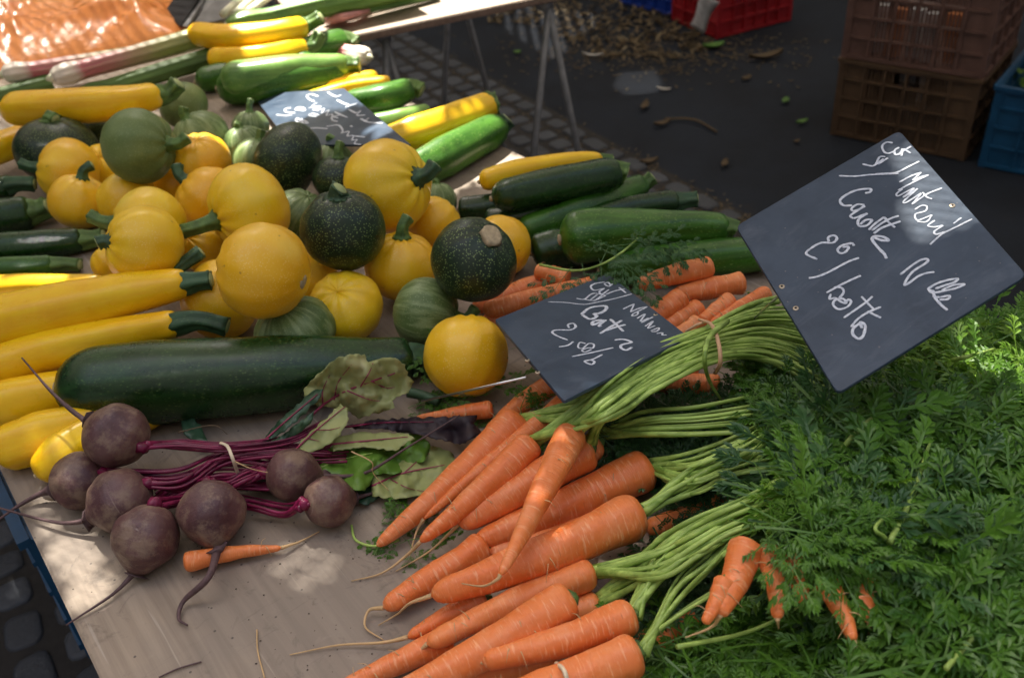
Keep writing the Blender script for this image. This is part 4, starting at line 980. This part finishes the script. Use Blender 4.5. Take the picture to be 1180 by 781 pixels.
P=catmull([T(790,382,.10),T(803,374,.11),T(816,370,.112)],8); mesh('band_end',*loft(P,[.002]*9,8,flat=.6),M['rubber'],A1[0],A1[1])
P=catmull([T(838,370,.125),T(818,388,.132),T(812,415,.125),T(818,440,.08),T(832,462,.05)],20); mesh('loose_stem',*loft(P,[.0034-.0001*i for i in range(21)],8),M['petiole'],A1[0],A1[1])
# --- middle bunch
A2=bunch('middle bunch of thick carrots with green stalks running right',720,580)
cf=carrot(A2,(546,626),(748,538),25,.45,bend=(2,4),h=(.022,.034),root=[(528,634,.014),(510,650,.008),(503,668,.004)])
ch=carrot(A2,(442,700),(560,628),18,.55,bend=(0,2),h=(.014,.02),root=[(425,703,.008),(421,722,.004),(442,737,.002)],label='pale carrot lying lowest against the table')
cg=carrot(A2,(497,686),(738,590),27,.50,bend=(3,6),h=(.045,.050),root=[(472,695,.03),(458,707,.01),(436,720,.002)],label='thickest carrot of the middle bunch')
cn=carrot(A2,(560,640),(700,600),18,.5,h=(.014,.014))
for c0_,n in ((cf,8),(cg,8)):
    stems(A2[0],A2[1],c0_,[(800,545,.058,26),(848,524,.07,26),(905,500,.08,38),(970,480,.07,50)],n+5,14,.0024)
stems(A2[0],A2[1],T(690,500,.03),[(740,490,.062,16),(800,487,.07,20),(870,480,.08,26)],11,12,.0025)
# --- lower bunch
A3=bunch('front bunch of carrots held by a pale band at the picture bottom',620,730)
co_=carrot(A3,(470,734),(560,690),15,.35,h=(.016,.02),root=[(440,740,.008),(390,743,.004),(334,754,.002)],label='short carrot with swollen neck and long thread root')
ci=carrot(A3,(492,742),(684,658),19,.55,bend=(2,-2),h=(.03,.034),root=[(478,752,.02),(440,764,.012)])
cq=carrot(A3,(560,740),(690,695),18,.6,h=(.012,.012))
cj=carrot(A3,(385,796),(520,735),17,.4,h=(.014,.016))
ck=carrot(A3,(430,815),(658,690),26,.42,bend=(4,4),h=(.040,.050),label='large ringed carrot running out at the bottom left')
cl=carrot(A3,(556,762),(730,708),22,.5,bend=(0,4),h=(.052,.052),root=[(538,770,.045),(520,782,.04)],blunt=.07)
cp=carrot(A3,(470,805),(640,750),18,.5,h=(.016,.018))
cm=carrot(A3,(548,815),(736,752),26,.6,bend=(0,2),h=(.052,.054),label='carrot with the pale rubber band at the bottom edge')
cr=carrot(A3,(645,790),(770,728),16,.6,h=(.012,.010))
for c0_,n in ((ci,8),(cl,8),(cq,6)):
    stems(A3[0],A3[1],c0_,[(760,645,.06,26),(805,618,.08,26),(855,592,.095,24),(930,565,.10,40)],n+5,14,.0025)
stems(A3[0],A3[1],cm,[(780,680,.06,16),(820,645,.08,16),(855,605,.09,16)],6,10,.0025)
stems(A3[0],A3[1],T(746,736,.05),[(790,702,.06,4),(860,660,.075,4),(880,650,.078,5)],2,4,.0022)
P=catmull([T(641,764,.055),T(650,772,.078),T(655,790,.070)],10); mesh('rubber_band',*loft(P,[.0018]*11,8),M['rubberw'],A3[0],A3[1])
# --- hanging bunch in the greens
A4=bunch('half buried bunch of small carrots pointing down out of the greens',930,690)
for (tp,cr_,r_,hh,rt_,lb) in [((830,708),(862,628),21,(.112,.12),[(820,722,.09),(790,734,.09)],'leftmost and largest carrot of the buried bunch'),((812,718),(836,668),13,(.112,.12),None,None),((896,712),(884,632),15,(.112,.12),[(897,724,.09)],None),
     ((924,694),(914,640),14,(.112,.12),None,None),((984,738),(950,668),14,(.112,.12),[(988,750,.09)],'slanting thin carrot of the buried bunch'),((1002,716),(992,640),18,(.112,.12),[(1002,730,.09),(998,745,.09)],'rightmost carrot of the buried bunch'),((1085,648),(1110,652),10,(.112,.12),None,None)]:
    carrot(A4,tp,cr_,r_,.38,root=rt_,h=hh,label=lb,blunt=.06)
car((758,742),(800,712),15,.6,h=(.02,.02),label='shaded carrot under the crossing stalk at the bottom',group=G,top=False)

# ================================================================== CARROT GREENS
def hf(px,py):
    x=(px-700)/300; b=.035+.085*max(0,min(1,x))**.8
    if py<470: b-= (470-py)*.00035
    if px>1020: b-= (px-1020)*.00008
    if py<490 and 870<px<1120: b-=.035*min(1,(490-py)/40)*min(1,(px-870)/30)*min(1,(1120-px)/40)
    b+=.022*noise.noise(Vector((px*.012,py*.012,3)))+.016*noise.noise(Vector((px*.035,py*.035,9)))
    return max(.012,b)
def hlow(px,py): return max(.01,hf(px,py)-.055)
fA=Fronds(); fB=Fronds(); fC=Fronds(); fD=Fronds()
PB=[(835,405),(905,385),(965,450),(1045,430),(1100,440),(1110,520),(1000,580),(930,540),(880,490)]
PR=[(1020,420),(1060,392),(1110,375),(1180,382),(1300,400),(1300,520),(1150,520),(1080,480)]
PC=[(1000,470),(1100,470),(1300,470),(1300,800),(1075,800),(1055,700),(1045,640),(1000,610),(940,600),(920,590),(915,560),(930,520)]
PD=[(740,752),(800,738),(850,722),(960,735),(1040,735),(1100,700),(1300,700),(1300,860),(720,860)]
PL=[(690,485),(760,470),(860,455),(860,480),(760,492),(700,530)]
foliage(PB,130,hf,(1,.1),.13,.28,fA,60,.08)
foliage([(870,395),(900,385),(960,450),(930,500),(860,470)],90,hf,(1,.2),.09,.2,fA,60,.05)
foliage(PR,170,lambda x,y:hf(x,y)-.015,(1,-.15),.16,.75,fA,45,.08)
foliage(PL,34,lambda x,y:.045,(1,.2),.07,.1,fB,50,.03)
foliage([(900,440),(960,470),(1100,470),(1160,520),(1100,640),(960,640),(925,560),(915,500)],190,lambda x,y:hf(x,y)+.004,(.9,.35),.15,.42,fB,60,.09)
foliage(PC,400,lambda x,y:hf(x,y)+.004,(.9,.3),.155,.34,fC,65,.10,.6)
foliage([(885,560),(915,555),(960,570),(1010,600),(1000,622),(930,618),(900,612)],28,lambda x,y:hf(x,y)+.010,(.8,.3),.12,.5,fC,50,.03)
foliage(PD,300,lambda x,y:hlow(x,y)+.02,(1,.2),.125,.3,fD,65,.07)
foliage([(890,592),(1015,590),(1035,622),(960,625),(890,618)],20,lambda x,y:.148,(1,.1),.115,.45,fC,50,.02)
foliage([(690,505),(760,480),(900,480),(930,600),(880,700),(740,745),(760,640),(770,560)],150,lambda x,y:.024,(1,.2),.10,.12,fB,70,.015)
fA.build('foliage',M['frond'],A1[0],A1[1])['kind']='stuff'
fB.build('foliage',M['frond2'],A2[0],A2[1])['kind']='stuff'
fC.build('foliage',M['frond'],A3[0],A3[1])['kind']='stuff'
o=fD.build('carrot_greens',M['frond'],None,Matrix.Translation(T(900,770,0))); tag(o,'loose dark carrot greens along the bottom right of the stall','carrot greens'); o['kind']='stuff'
# thick long stalks wandering through the leaves
def wand(par,pts,r):
    P=catmull([T(x,y,hf(x,y)+h) for x,y,h in pts],24); mesh('leaf_stalk',*loft(P,[r*(1-.6*i/24) for i in range(25)],8),M['petiole'],par[0],par[1])
wand(A2,[(962,530,.01),(985,500,.02),(1020,470,.018),(1050,458,.01)],.0028)
wand(A3,[(1025,625,.01),(1052,570,.02),(1068,520,.015),(1078,495,.0)],.0026)
wand(A3,[(860,628,.015),(900,640,.02),(950,640,.015),(985,632,.01)],.0022)
wand(A3,[(1020,620,.012),(1010,605,.02),(1050,575,.01)],.002)
wand(A1,[(1075,420,.0),(1110,412,.02),(1145,402,.02)],.003)
wand(A3,[(780,745,.02),(860,728,-.01),(920,700,-.01),(945,680,-.0)],.002)
wand(A3,[(1090,770,.01),(1130,720,.015),(1160,650,.01)],.002)
# small sprig lying over the carrots and the small board
fs=Fronds(); SM=Matrix.Translation(T(700,300,.05)); sg=thing('leaf_sprig','single carrot leaf sprig lying across carrots behind the small price board','leaf',None,None,SM)
P=catmull([T(622,305,.062),T(660,312,.07),T(690,306,.085),T(715,292,.095),(T(735,275,.10))],20); mesh('stem',*loft(P,[.0018-.00003*i for i in range(21)],8),M['petiole'],sg,SM)
for px,py,h,dx,dy in [(650,322,.07,-.5,.8),(672,318,.075,.1,1),(694,312,.085,.3,1),(712,298,.095,1,.6),(730,282,.10,1,-.1),(745,278,.10,1,.1),(700,290,.095,.3,-.5),(770,280,.09,1,.1),(725,310,.085,1,.5)]:
    p=T(px,py,h); a=T(px+dx*20,py+dy*20,h)-p; fs.add(p-a.normalized()*.03,a,Vector((.1,-.3,1)).normalized(),.075,.25)
fs.build('leaflets',M['frond2'],sg,SM)
fs=Fronds(); 
for px,py,h in [(490,400,.04),(492,425,.02),(505,430,.02),(600,400,.05),(560,455,.02),(520,470,.01),(600,470,.03),(640,500,.03),(470,470,.01),(455,610,.004),(480,615,.004),(440,600,.003),(470,622,.003),(600,445,.03)]:
    for _ in range(3): fs.add(T(px,py,h+random.uniform(0,.008)),Vector((random.gauss(0,1),random.gauss(0,1),0)),Vector((random.gauss(0,.3),random.gauss(0,.3)-.2,1)).normalized(),random.uniform(.035,.055),.3)
o=fs.build('leaf_scraps',M['frond'],None,Matrix.Translation(T(500,470,0))); tag(o,'scraps of carrot leaf scattered between the squash, carrots and beets','leaf scraps'); o['kind']='stuff'
cr_=Acc()
for k in range(120):
    a_,b_=random.choice([(150,640),(250,640),(330,600),(430,640),(300,700),(420,720),(200,560),(350,760),(540,480)]); px=random.gauss(a_,45); py=random.gauss(b_,30)
    r_=random.uniform(.0003,.0009); p=T(px,py,r_*.6); cr_.add(loft([p-Vector((r_,0,0)),p,p+Vector((r_,r_*.4,0))],[r_*.4,r_,r_*.3],5,wob=.6,seed=k))
o=cr_.build('soil_crumbs',M['soil'],None,Matrix.Translation(T(300,650,0)),False); tag(o,'tiny dark soil crumbs strewn over the bare table around the beets','soil crumbs'); o['kind']='stuff'
# thin ring of stem by the carrot tips
P=catmull([T(405,605,.004),T(410,622,.004),T(432,629,.004),T(460,622,.004)],14); tag(mesh('stem_scrap',*loft(P,[.0013]*15,7),M['petiole'],None,frame(P[0],P[-1])),'thin curved green stem scrap at the tip of the longest carrot','stem scrap')
P=catmull([T(470,452,.02),T(485,455,.018),T(506,463,.014)],10); tag(mesh('stem_piece',*loft(P,[.0062]*11,12),M['dstem'],None,frame(P[0],P[-1])),'short dull green stalk piece between the big leaf and the lone squash','stem scrap')
hairline_=catmull([T(296,725,.002),T(297,750,.002),T(305,781,.002)],12); tag(mesh('root_thread',*loft(hairline_,[.0007]*13,6),M['hair'],None,frame(hairline_[0],hairline_[-1])),'pale root thread on the bare table at the bottom','root')
h2=catmull([T(183,780,.002),T(205,770,.002),T(232,762,.002)],12); tag(mesh('root_thread',*loft(h2,[.0008]*13,6),M['beettail'],None,frame(h2[0],h2[-1])),'dark root thread on the table near the bottom left corner','root')

# ================================================================== PRICE BOARDS
def solve(C4,anchor,z):
    """3D corners of a rectangle from its four photo corners; the scale puts corner `anchor` at height z"""
    Rr=np.array([[*ray(*c)] for c in C4]); A=np.array([Rr[0],-Rr[1],Rr[2],-Rr[3]]).T
    t=np.linalg.svd(A)[2][-1]; t=t/t[0]; s=(z-CAMZ)/(Rr[anchor][2]*t[anchor]); return [CAM+Vector(Rr[i]*t[i]*s) for i in range(4)]
def board(C4,anchor,z,strokes,rivets,label,wr,skewer=None,th=.003,rect=True,crn=.007):
    P=solve(C4,anchor,z); 
    n=(P[1]-P[0]).cross(P[3]-P[0]).normalized()
    if n.dot(CAM-P[0])<0: n=-n
    c=sum(P,Vector())/4
    print('board sides',[(P[(i+1)%4]-P[i]).length for i in range(4)],'angle',math.degrees((P[1]-P[0]).angle(P[3]-P[0])),[round(p.z,3) for p in P])
    Mt=frame(c,c+(P[1]-P[0]),n); t=thing('price_board',label,'price board',None,'slate price boards on the stall',Mt)
    out=[]
    for i in range(4):   # rounded corners
        a,b,d=P[i-1],P[i],P[(i+1)%4]; u=(a-b).normalized()*crn; v=(d-b).normalized()*crn
        for k in range(5):
            s=k/4; out.append(b+u*(1-s)**2+v*s**2)
    m=len(out); V=[p+n*th/2 for p in out]+[p-n*th/2 for p in out]+[c+(p-c)*.995+n*(th/2+.0005) for p in out]
    Fc=[tuple(range(2*m,3*m)),tuple(range(2*m-1,m-1,-1))]+[(i,(i+1)%m,2*m+(i+1)%m,2*m+i) for i in range(m)]+[(i,i+m,(i+1)%m+m,(i+1)%m) for i in range(m)]
    mesh('slate',V,Fc,M['slate'],t,Mt,False)
    def on(px,py,o=.0009):
        d=ray(px,py); k=(c-CAM).dot(n)/d.dot(n); return CAM+d*k+n*(th/2+o)
    acc=Acc()
    for (ox,oy,sc,pts,w) in strokes:
        q=[on(ox+x/sc,oy+y/sc) for x,y in pts]; k=max(6,len(q)*6); Q=catmull(q,k)
        r=w*wr*ppm(c)
        R=[r*(1+.30*noise.noise(p*400))*(.7 if i in(0,k) else 1) for i,p in enumerate(Q)]
        acc.add(loft(Q,R,8,up=n,flat=.12))
    acc.build('writing',M['chalk'],t,Mt)
    for (x,y) in rivets:
        b=on(x,y,-.0005); rr=.0028
        mesh('rivet',*loft([b,b+n*.0014,b+n*.0017],[rr,rr*.95,rr*.6],16,up=(P[1]-P[0]).normalized()),M['rivet'],t,Mt)
        b=on(x,y,.0012); mesh('rivet_hole',*loft([b,b+n*.0003],[rr*.45,rr*.4],12,up=(P[1]-P[0]).normalized()),M['black'],t,Mt)
    if skewer:
        a=on(*skewer[0],-.006); b=T(*skewer[1]); mesh('skewer',*loft([a,a.lerp(b,.5),b],[.0013]*3,8),M['wire'],t,Mt)
    return P,n
r1=(920,150,8.68); r2=(1000,170,6.508); r3=(920,210,7.1); r4=(920,290,7.1); r5=(1020,280,8.68); r0_=(840,140,2.368)
def St(r,pts,w=1.0): return (*r,pts,w)
S1=[St(r1,[(640,358),(755,375),(810,290),(868,285)]),St(r1,[(740,380),(800,345),(850,305)]),St(r2,[(75,140),(115,115),(150,92)]),
 St(r1,[(405,475),(560,480),(720,465),(868,458),(1000,452)]),St(r2,[(55,213),(150,208),(220,200),(300,160),(385,118)]),
 St(r0_,[(447,64),(430,62),(418,72),(423,88),(436,92),(452,86)]),St(r0_,[(464,76),(452,84),(454,96),(466,92),(474,80),(470,100)]),St(r2,[(225,70),(270,38),(325,5)]),St(r2,[(270,25),(320,58)]),
 St(r2,[(235,275),(320,230),(400,200)],.9),St(r2,[(400,200),(345,250),(335,262)],.8),St(r2,[(335,262),(400,235),(455,220)],.9),St(r2,[(455,220),(340,275),(225,335)],.9),
 St(r2,[(260,325),(215,360),(225,378),(290,345),(345,320),(300,360),(262,385)],.8),St(r2,[(262,390),(330,350),(370,325),(270,415),(290,425),(400,355)],.8),St(r2,[(400,360),(330,440)],.8),
 St(r2,[(330,440),(440,365),(555,318)],.8),St(r2,[(410,350),(440,385),(480,400)],.8),St(r2,[(350,480),(400,450),(440,455),(430,490),(355,515),(370,560),(430,540),(480,520)],.8),
 St(r2,[(480,520),(440,570),(370,570)],.7),St(r2,[(500,560),(450,600),(500,610),(560,600),(500,640),(510,665),(580,645)],.8),St(r2,[(465,742),(510,700),(560,660),(660,610),(780,550)],.8),St(r2,[(640,585),(700,540)],.7),
 St(r3,[(545,105),(585,95),(585,70),(480,80),(390,120),(340,165),(370,205),(440,205)],1.2),St(r3,[(540,200),(480,198),(435,230),(450,250),(500,235),(540,205)],1.1),St(r3,[(545,210),(470,255),(425,290),(450,312)],1.1),
 St(r3,[(450,312),(510,290),(565,270)],1.1),St(r3,[(565,270),(500,310),(485,350),(500,378)],1.1),St(r3,[(500,378),(560,368),(600,325),(550,325),(505,360)],1.1),St(r3,[(575,405),(620,360),(700,300)],1.1),St(r3,[(600,410),(690,345),(760,310),(820,290)],1.1),St(r3,[(615,435),(690,385),(835,335)],1.2),St(r3,[(700,300),(740,345),(790,385)],1.1),
 St(r3,[(620,470),(690,492),(735,490),(690,462),(620,458),(605,490),(660,560),(700,600),(720,640)],1.3),
 St(r3,[(248,500),(245,465),(290,450),(315,475),(280,510),(190,510),(110,550),(65,600),(155,645)],1.1),St(r3,[(455,535),(440,515),(400,520),(350,535),(320,570),(345,595),(385,585),(410,545),(360,545)],1.1),
 St(r4,[(495,65),(400,100),(250,180),(150,220),(85,230)],1.1),St(r4,[(510,210),(420,250),(330,295),(230,350)],1.0),St(r4,[(290,305),(350,310),(370,345),(335,395)],1.0),St(r4,[(265,360),(255,400),(300,395),(350,425),(390,435),(365,400),(300,410),(285,450),(330,485),(400,465),(430,425),(410,405),(385,430)],1.0),
 St(r4,[(370,555),(450,500),(550,430),(605,380)],1.0),St(r4,[(430,630),(480,570),(560,515),(675,465)],1.0),St(r4,[(515,380),(570,440),(620,490)],1.0),St(r4,[(565,500),(620,530),(675,555)],1.0),St(r4,[(500,600),(450,640),(445,690),(490,725),(530,700),(545,620),(505,592),(520,640)],1.2),
 St(r5,[(150,335),(250,255),(350,190),(420,180),(410,215),(280,300),(215,380),(190,440),(240,415),(330,350),(410,320),(490,308)],1.0),
 St(r5,[(490,500),(430,480),(500,430),(600,395),(720,375),(690,410),(600,440),(500,475)],1.0),St(r5,[(430,490),(480,515),(620,490),(720,465),(790,430),(680,440),(560,490)],1.0),St(r5,[(470,550),(540,560),(640,545),(620,580),(540,585)],1.0),St(r5,[(480,520),(500,570),(560,640),(620,690)],1.2)]
S1P,_=board([(848,262),(1036,152),(1183,319),(965,455)],3,TZ+.185,S1,[(1097,239),(901,332),(917,357)],'large slate board tilted over the carrot greens, chalk writing Carotte N lle',1.4,skewer=((902,333),(868,368,.09)))
r6=(630,315,6.006)
S2=[St(r6,[(440,92),(425,75),(400,85),(430,102),(455,85)],.8),St(r6,[(400,72),(330,85),(305,105),(330,130),(390,118)],.9),St(r6,[(400,115),(365,140),(385,155),(430,125)],.9),St(r6,[(410,158),(470,135),(540,120)],1.0),St(r6,[(500,110),(548,148)],1.0),
 St(r6,[(205,185),(260,192),(320,152),(410,165)],.9),St(r6,[(260,192),(330,200),(410,165)],.8),St(r6,[(350,160),(300,198)],.8),St(r6,[(385,163),(335,200)],.8),
 St(r6,[(10,210),(130,215),(260,228),(350,212),(460,190),(590,155)],.8),
 St(r6,[(240,297),(300,252),(400,238),(410,262),(370,288),(325,292)],1.6),St(r6,[(325,292),(345,312),(300,330),(245,300)],1.6),St(r6,[(385,335),(325,345),(320,370),(370,350),(400,335)],1.6),St(r6,[(410,335),(365,372),(375,382)],1.4),
 St(r6,[(370,430),(440,385),(520,338)],1.4),St(r6,[(410,410),(480,385),(545,368)],1.4),St(r6,[(440,330),(490,375),(530,415)],1.4),St(r6,[(470,475),(530,470),(585,490),(520,508),(515,530),(550,545),(590,525)],1.3),
 St(r6,[(530,260),(570,240),(605,225)],.9),St(r6,[(605,225),(580,280)],.8),St(r6,[(580,280),(640,255),(695,245)],.9),St(r6,[(695,245),(600,292)],.8),St(r6,[(600,290),(590,308),(625,300),(630,282),(605,285)],.8),St(r6,[(625,325),(680,295),(650,345),(705,322)],.8),St(r6,[(655,355),(735,315)],.8),St(r6,[(680,380),(735,345),(700,392),(750,375)],.8),St(r6,[(720,412),(775,390),(765,412),(725,418)],.8),St(r6,[(760,430),(800,425),(800,440),(830,440)],.8),
 St(r6,[(155,392),(148,368),(185,360),(200,385),(160,405),(70,405),(38,420),(70,445),(145,475)],1.0),St(r6,[(185,485),(145,512),(85,522)],1.0),
 St(r6,[(270,500),(230,492),(218,525),(250,532),(290,500),(325,505),(320,530),(285,530),(245,545),(265,558),(310,540)],.8),St(r6,[(175,590),(320,560),(460,528)],1.0),St(r6,[(385,575),(320,608),(262,622),(310,645),(330,625),(300,610)],1.0)]
board([(570,370),(700,317),(794,390),(650,464)],1,TZ+.072,S2,[(755,299+66),(608,417),(619,431)][0:0]+[(755.5,364.5),(607.5,417),(619.5,431)],'slate board lying on loose carrots, writing Bett partly hidden by stalks',1.4,skewer=((606,430),(486,462,.045)),crn=.004)
r7=(290,95,7.375)
S0=[St(r7,[(570,130),(520,112),(475,120),(490,150),(540,175)],1.2),St(r7,[(560,180),(520,215),(590,215),(560,250),(620,235),(600,270),(660,250),(640,290),(690,285),(680,320)],1.1),St(r7,[(740,315),(700,305),(690,330),(735,345)],1.1),St(r7,[(710,262),(760,285),(820,310)],1.2),St(r7,[(690,300),(750,290)],1.1),
 St(r7,[(380,240),(395,222),(445,228),(455,250),(370,240)],1.1),St(r7,[(340,228),(290,235),(300,262),(375,270)],1.1),St(r7,[(215,285),(300,292),(350,285)],1.0),St(r7,[(490,230),(520,222),(575,238),(520,245)],1.1),St(r7,[(580,290),(520,275),(495,290),(560,302)],1.1),
 St(r7,[(440,345),(390,315),(385,340),(440,350),(430,315)],1.1),St(r7,[(490,358),(440,330),(430,352),(485,360)],1.1),
 St(r7,[(650,95),(720,130),(770,115)],1.3),St(r7,[(730,160),(790,190),(830,200)],1.3),St(r7,[(800,220),(900,190)],1.2),St(r7,[(830,240),(890,270),(930,255),(900,290),(970,290)],1.2),St(r7,[(930,320),(1000,350),(1120,358)],1.3),St(r7,[(1000,315),(960,345)],1.2),
 St(r7,[(480,402),(560,398),(650,405)],1.1),St(r7,[(640,385),(740,375),(780,420),(770,440),(830,430),(820,465),(870,465),(860,500),(900,500),(880,530),(935,540)],1.1),St(r7,[(860,465),(970,478)],1.0),St(r7,[(845,380),(860,388)],1.2)]
board([(291,110),(397,103),(474,168),(336,168)],1,TZ+.075,S0,[],'far slate board lying among the zucchini with sunlit corner',.9,skewer=((318,148),(238,158,.05)),crn=.003)

# ================================================================== SHADE, SUN, SKY, CAMERA
AZ=math.radians(22); EL=math.radians(62)
sd=Vector((-math.sin(AZ)*math.cos(EL),math.cos(AZ)*math.cos(EL),math.sin(EL)))   # towards the sun
AH=2.75
def proj(p): k=(AH-p.z)/sd.z; q=p+sd*k; return (q.x,q.y)
HO=[([(276,-60),(620,-60),(600,4),(420,40),(440,110),(505,115),(505,140),(430,135),(400,120),(345,116),(270,112),(276,60)],.88,1.0),  # openings cut into the added sheet to place the sun patches
 ([(395,-40),(640,-40),(606,6),(405,42)],.80,1.0),
 ([(424,165),(560,112),(575,125),(500,160),(440,180)],.88,.9),
 ([(480,190),(560,160),(560,180),(500,205)],.83,.6),
 ([(555,178),(600,178),(622,196),(560,214),(530,205)],.80,1.0),
 ([(375,95),(470,100),(480,150),(400,165),(380,130)],.83,.75),
 ([(210,135),(262,130),(268,182),(215,186),(200,160)],.89,.85),
 ([(262,150),(300,140),(310,165),(270,178)],.87,.5),
 ([(40,594),(112,618),(108,640),(142,655),(138,672),(95,702),(70,655)],.80,-.34),
 ([(330,620),(385,610),(372,680),(320,660)],.80,-.09),
 ([(1085,398),(1180,372),(1260,400),(1260,470),(1100,470)],.90,-.30),
 ([(-40,318),(70,318),(128,326),(60,338),(-40,345)],.84,.9),
 ([(-200,-80),(210,-80),(205,20),(170,50),(90,70),(60,78),(-200,112)],.92,-.13),
 ([(60,80),(215,30),(225,48),(80,104)],.87,.55),
 ([(4,108),(90,100),(130,120),(20,130)],.87,.3),
 ([(20,345),(140,335),(130,360),(10,372)],.86,-.10),([(0,505),(60,500),(60,530),(0,530)],.84,-.10),([(50,520),(110,500),(100,540)],.84,-.12),([(280,210),(330,210),(330,235),(280,230)],.90,-.07),([(255,280),(320,270),(330,300),(270,310)],.92,-.07),([(640,245),(720,243),(700,262),(645,262)],.88,-.06),([(560,560),(700,500),(720,560),(600,640)],.88,-.03),
 ([(715,85),(755,82),(765,105),(730,112),(708,104)],0,-.14),
 ([(560,0),(640,10),(700,20),(640,70),(590,40)],0,-.10),
]
HP=[([proj(at(x,y,z)) for x,y in P_],z,dn) for P_,z,dn in HO]
BB=[(min(p[0] for p in P_),max(p[0] for p in P_),min(p[1] for p in P_),max(p[1] for p in P_)) for P_,_,_ in HP]
cs=.02; X0,X1,Y0,Y1=-4.2,4.2,1.08,9.0; nx=int((X1-X0)/cs); ny=int((Y1-Y0)/cs); idx={}; V=[];Fc=[]
def vid(i,j):
    k=(i,j)
    if k not in idx: idx[k]=len(V); V.append((X0+i*cs,Y0+j*cs,AH+.02*math.sin(i*.05)))
    return idx[k]
for i in range(nx):
    for j in range(ny):
        x=X0+(i+.5)*cs; y=Y0+(j+.5)*cs; hole=False
        for (P_,z,dn),b in zip(HP,BB):
            if b[0]<=x<=b[1] and b[2]<=y<=b[3] and inpoly(x,y,P_):
                if dn<0: PD=-dn; hole=2; break
                if dn>=1 or .5+.5*noise.noise(Vector((x*5,y*5,z)))*1.6 < dn: hole=True;break
        if hole==2:      # regular pinholes, put in to dim the sun inside this opening
            q=cs/5; kk=max(2,round(1/PD))
            for a in range(5):
                for b_ in range(5):
                    if ((i*5+a)*2+(j*5+b_)*5+((i*5+a)//3)*1)%kk:
                        o_=len(V); xx=X0+i*cs+a*q; yy=Y0+j*cs+b_*q; zz=AH+.02*math.sin(i*.05)
                        V+=[(xx,yy,zz),(xx+q,yy,zz),(xx+q,yy+q,zz),(xx,yy+q,zz)]; Fc.append((o_,o_+1,o_+2,o_+3))
        elif not hole: Fc.append((vid(i,j),vid(i+1,j),vid(i+1,j+1),vid(i,j+1)))
o=mesh('sun_blocker',np.array(V),Fc,M['sun_blocker'],None,Matrix.Translation((0,4,AH)),False); tag(o,'unseen sheet added above the stall to block the sun, openings shaped for sun patches','sun_blocker')  # added sun blocker above the frame, holes shaped for the light

def facade(cx,cy,L,ang,H,label):
    Mt=Matrix.Translation((cx,cy,0))@Matrix.Rotation(ang,4,'Z'); th=thing('building',label,'building',None,'buildings round the market street',Mt); R3=Mt.to_3x3()
    def B(acc,x,y,z,sx,sy,sz): acc.add(boxv(Mt@Vector((x,y,z)),sx,sy,sz,R3))
    fl=3.1; nf=int(H/fl); nw=int(L/2.6); A=Acc()
    for f in range(nf):
        z0=f*fl; B(A,0,0,z0+.45,L,.4,.9); B(A,0,0,z0+2.75,L,.4,.7)
        for k in range(nw+1): B(A,-L/2+k*L/nw,0,z0+1.65,1.3 if 0<k<nw else .9,.4,1.5)
    A.build('wall',M['plaster'],th,Mt,False)
    for f in range(nf):
        for k in range(nw):
            G=Acc(); B(G,-L/2+(k+.5)*L/nw,.12,f*fl+1.65,1.32,.05,1.52); G.build('window',M['pane'],th,Mt,False)
facade(0,-5.5,26,0,15.6,'plastered street building behind the photographer')
facade(-9,3,26,math.pi/2,9.4,'plastered street building on the left side of the market')
facade(11,3,26,math.pi/2,9.4,'plastered street building on the right side of the market')
facade(0,16,26,0,9.4,'plastered street building at the far end of the market')
W=bpy.data.worlds.new('World'); S.world=W; W.use_nodes=True; wn=W.node_tree.nodes; bg=wn['Background']
sky=wn.new('ShaderNodeTexSky'); sky.sky_type='NISHITA'; sky.sun_disc=False; sky.sun_elevation=EL; sky.sun_rotation=math.atan2(sd.x,sd.y); sky.air_density=1.0; sky.dust_density=5.0
W.node_tree.links.new(sky.outputs[0],bg.inputs[0]); bg.inputs[1].default_value=.088
sl=bpy.data.lights.new('sun','SUN'); sl.energy=5.0; sl.angle=math.radians(.5); sl.color=(1,.95,.86); so=bpy.data.objects.new('sun',sl); COL.objects.link(so)
so.rotation_euler=(-sd).to_track_quat('-Z','Y').to_euler()
cd_=bpy.data.cameras.new('camera'); cam=bpy.data.objects.new('camera',cd_); COL.objects.link(cam); S.camera=cam
cam.matrix_world=Matrix.Translation(CAM)@RC.to_4x4(); cd_.sensor_width=36; cd_.sensor_fit='HORIZONTAL'; cd_.lens=F/1180*36; cd_.clip_start=.02; cd_.clip_end=300
cd_.dof.use_dof=True; cd_.dof.focus_distance=.93; cd_.dof.aperture_fstop=7.0
vs=S.view_settings; vs.view_transform='Standard'; vs.look='None'; vs.gamma=1; vs.exposure=2.0; vs.use_curve_mapping=False
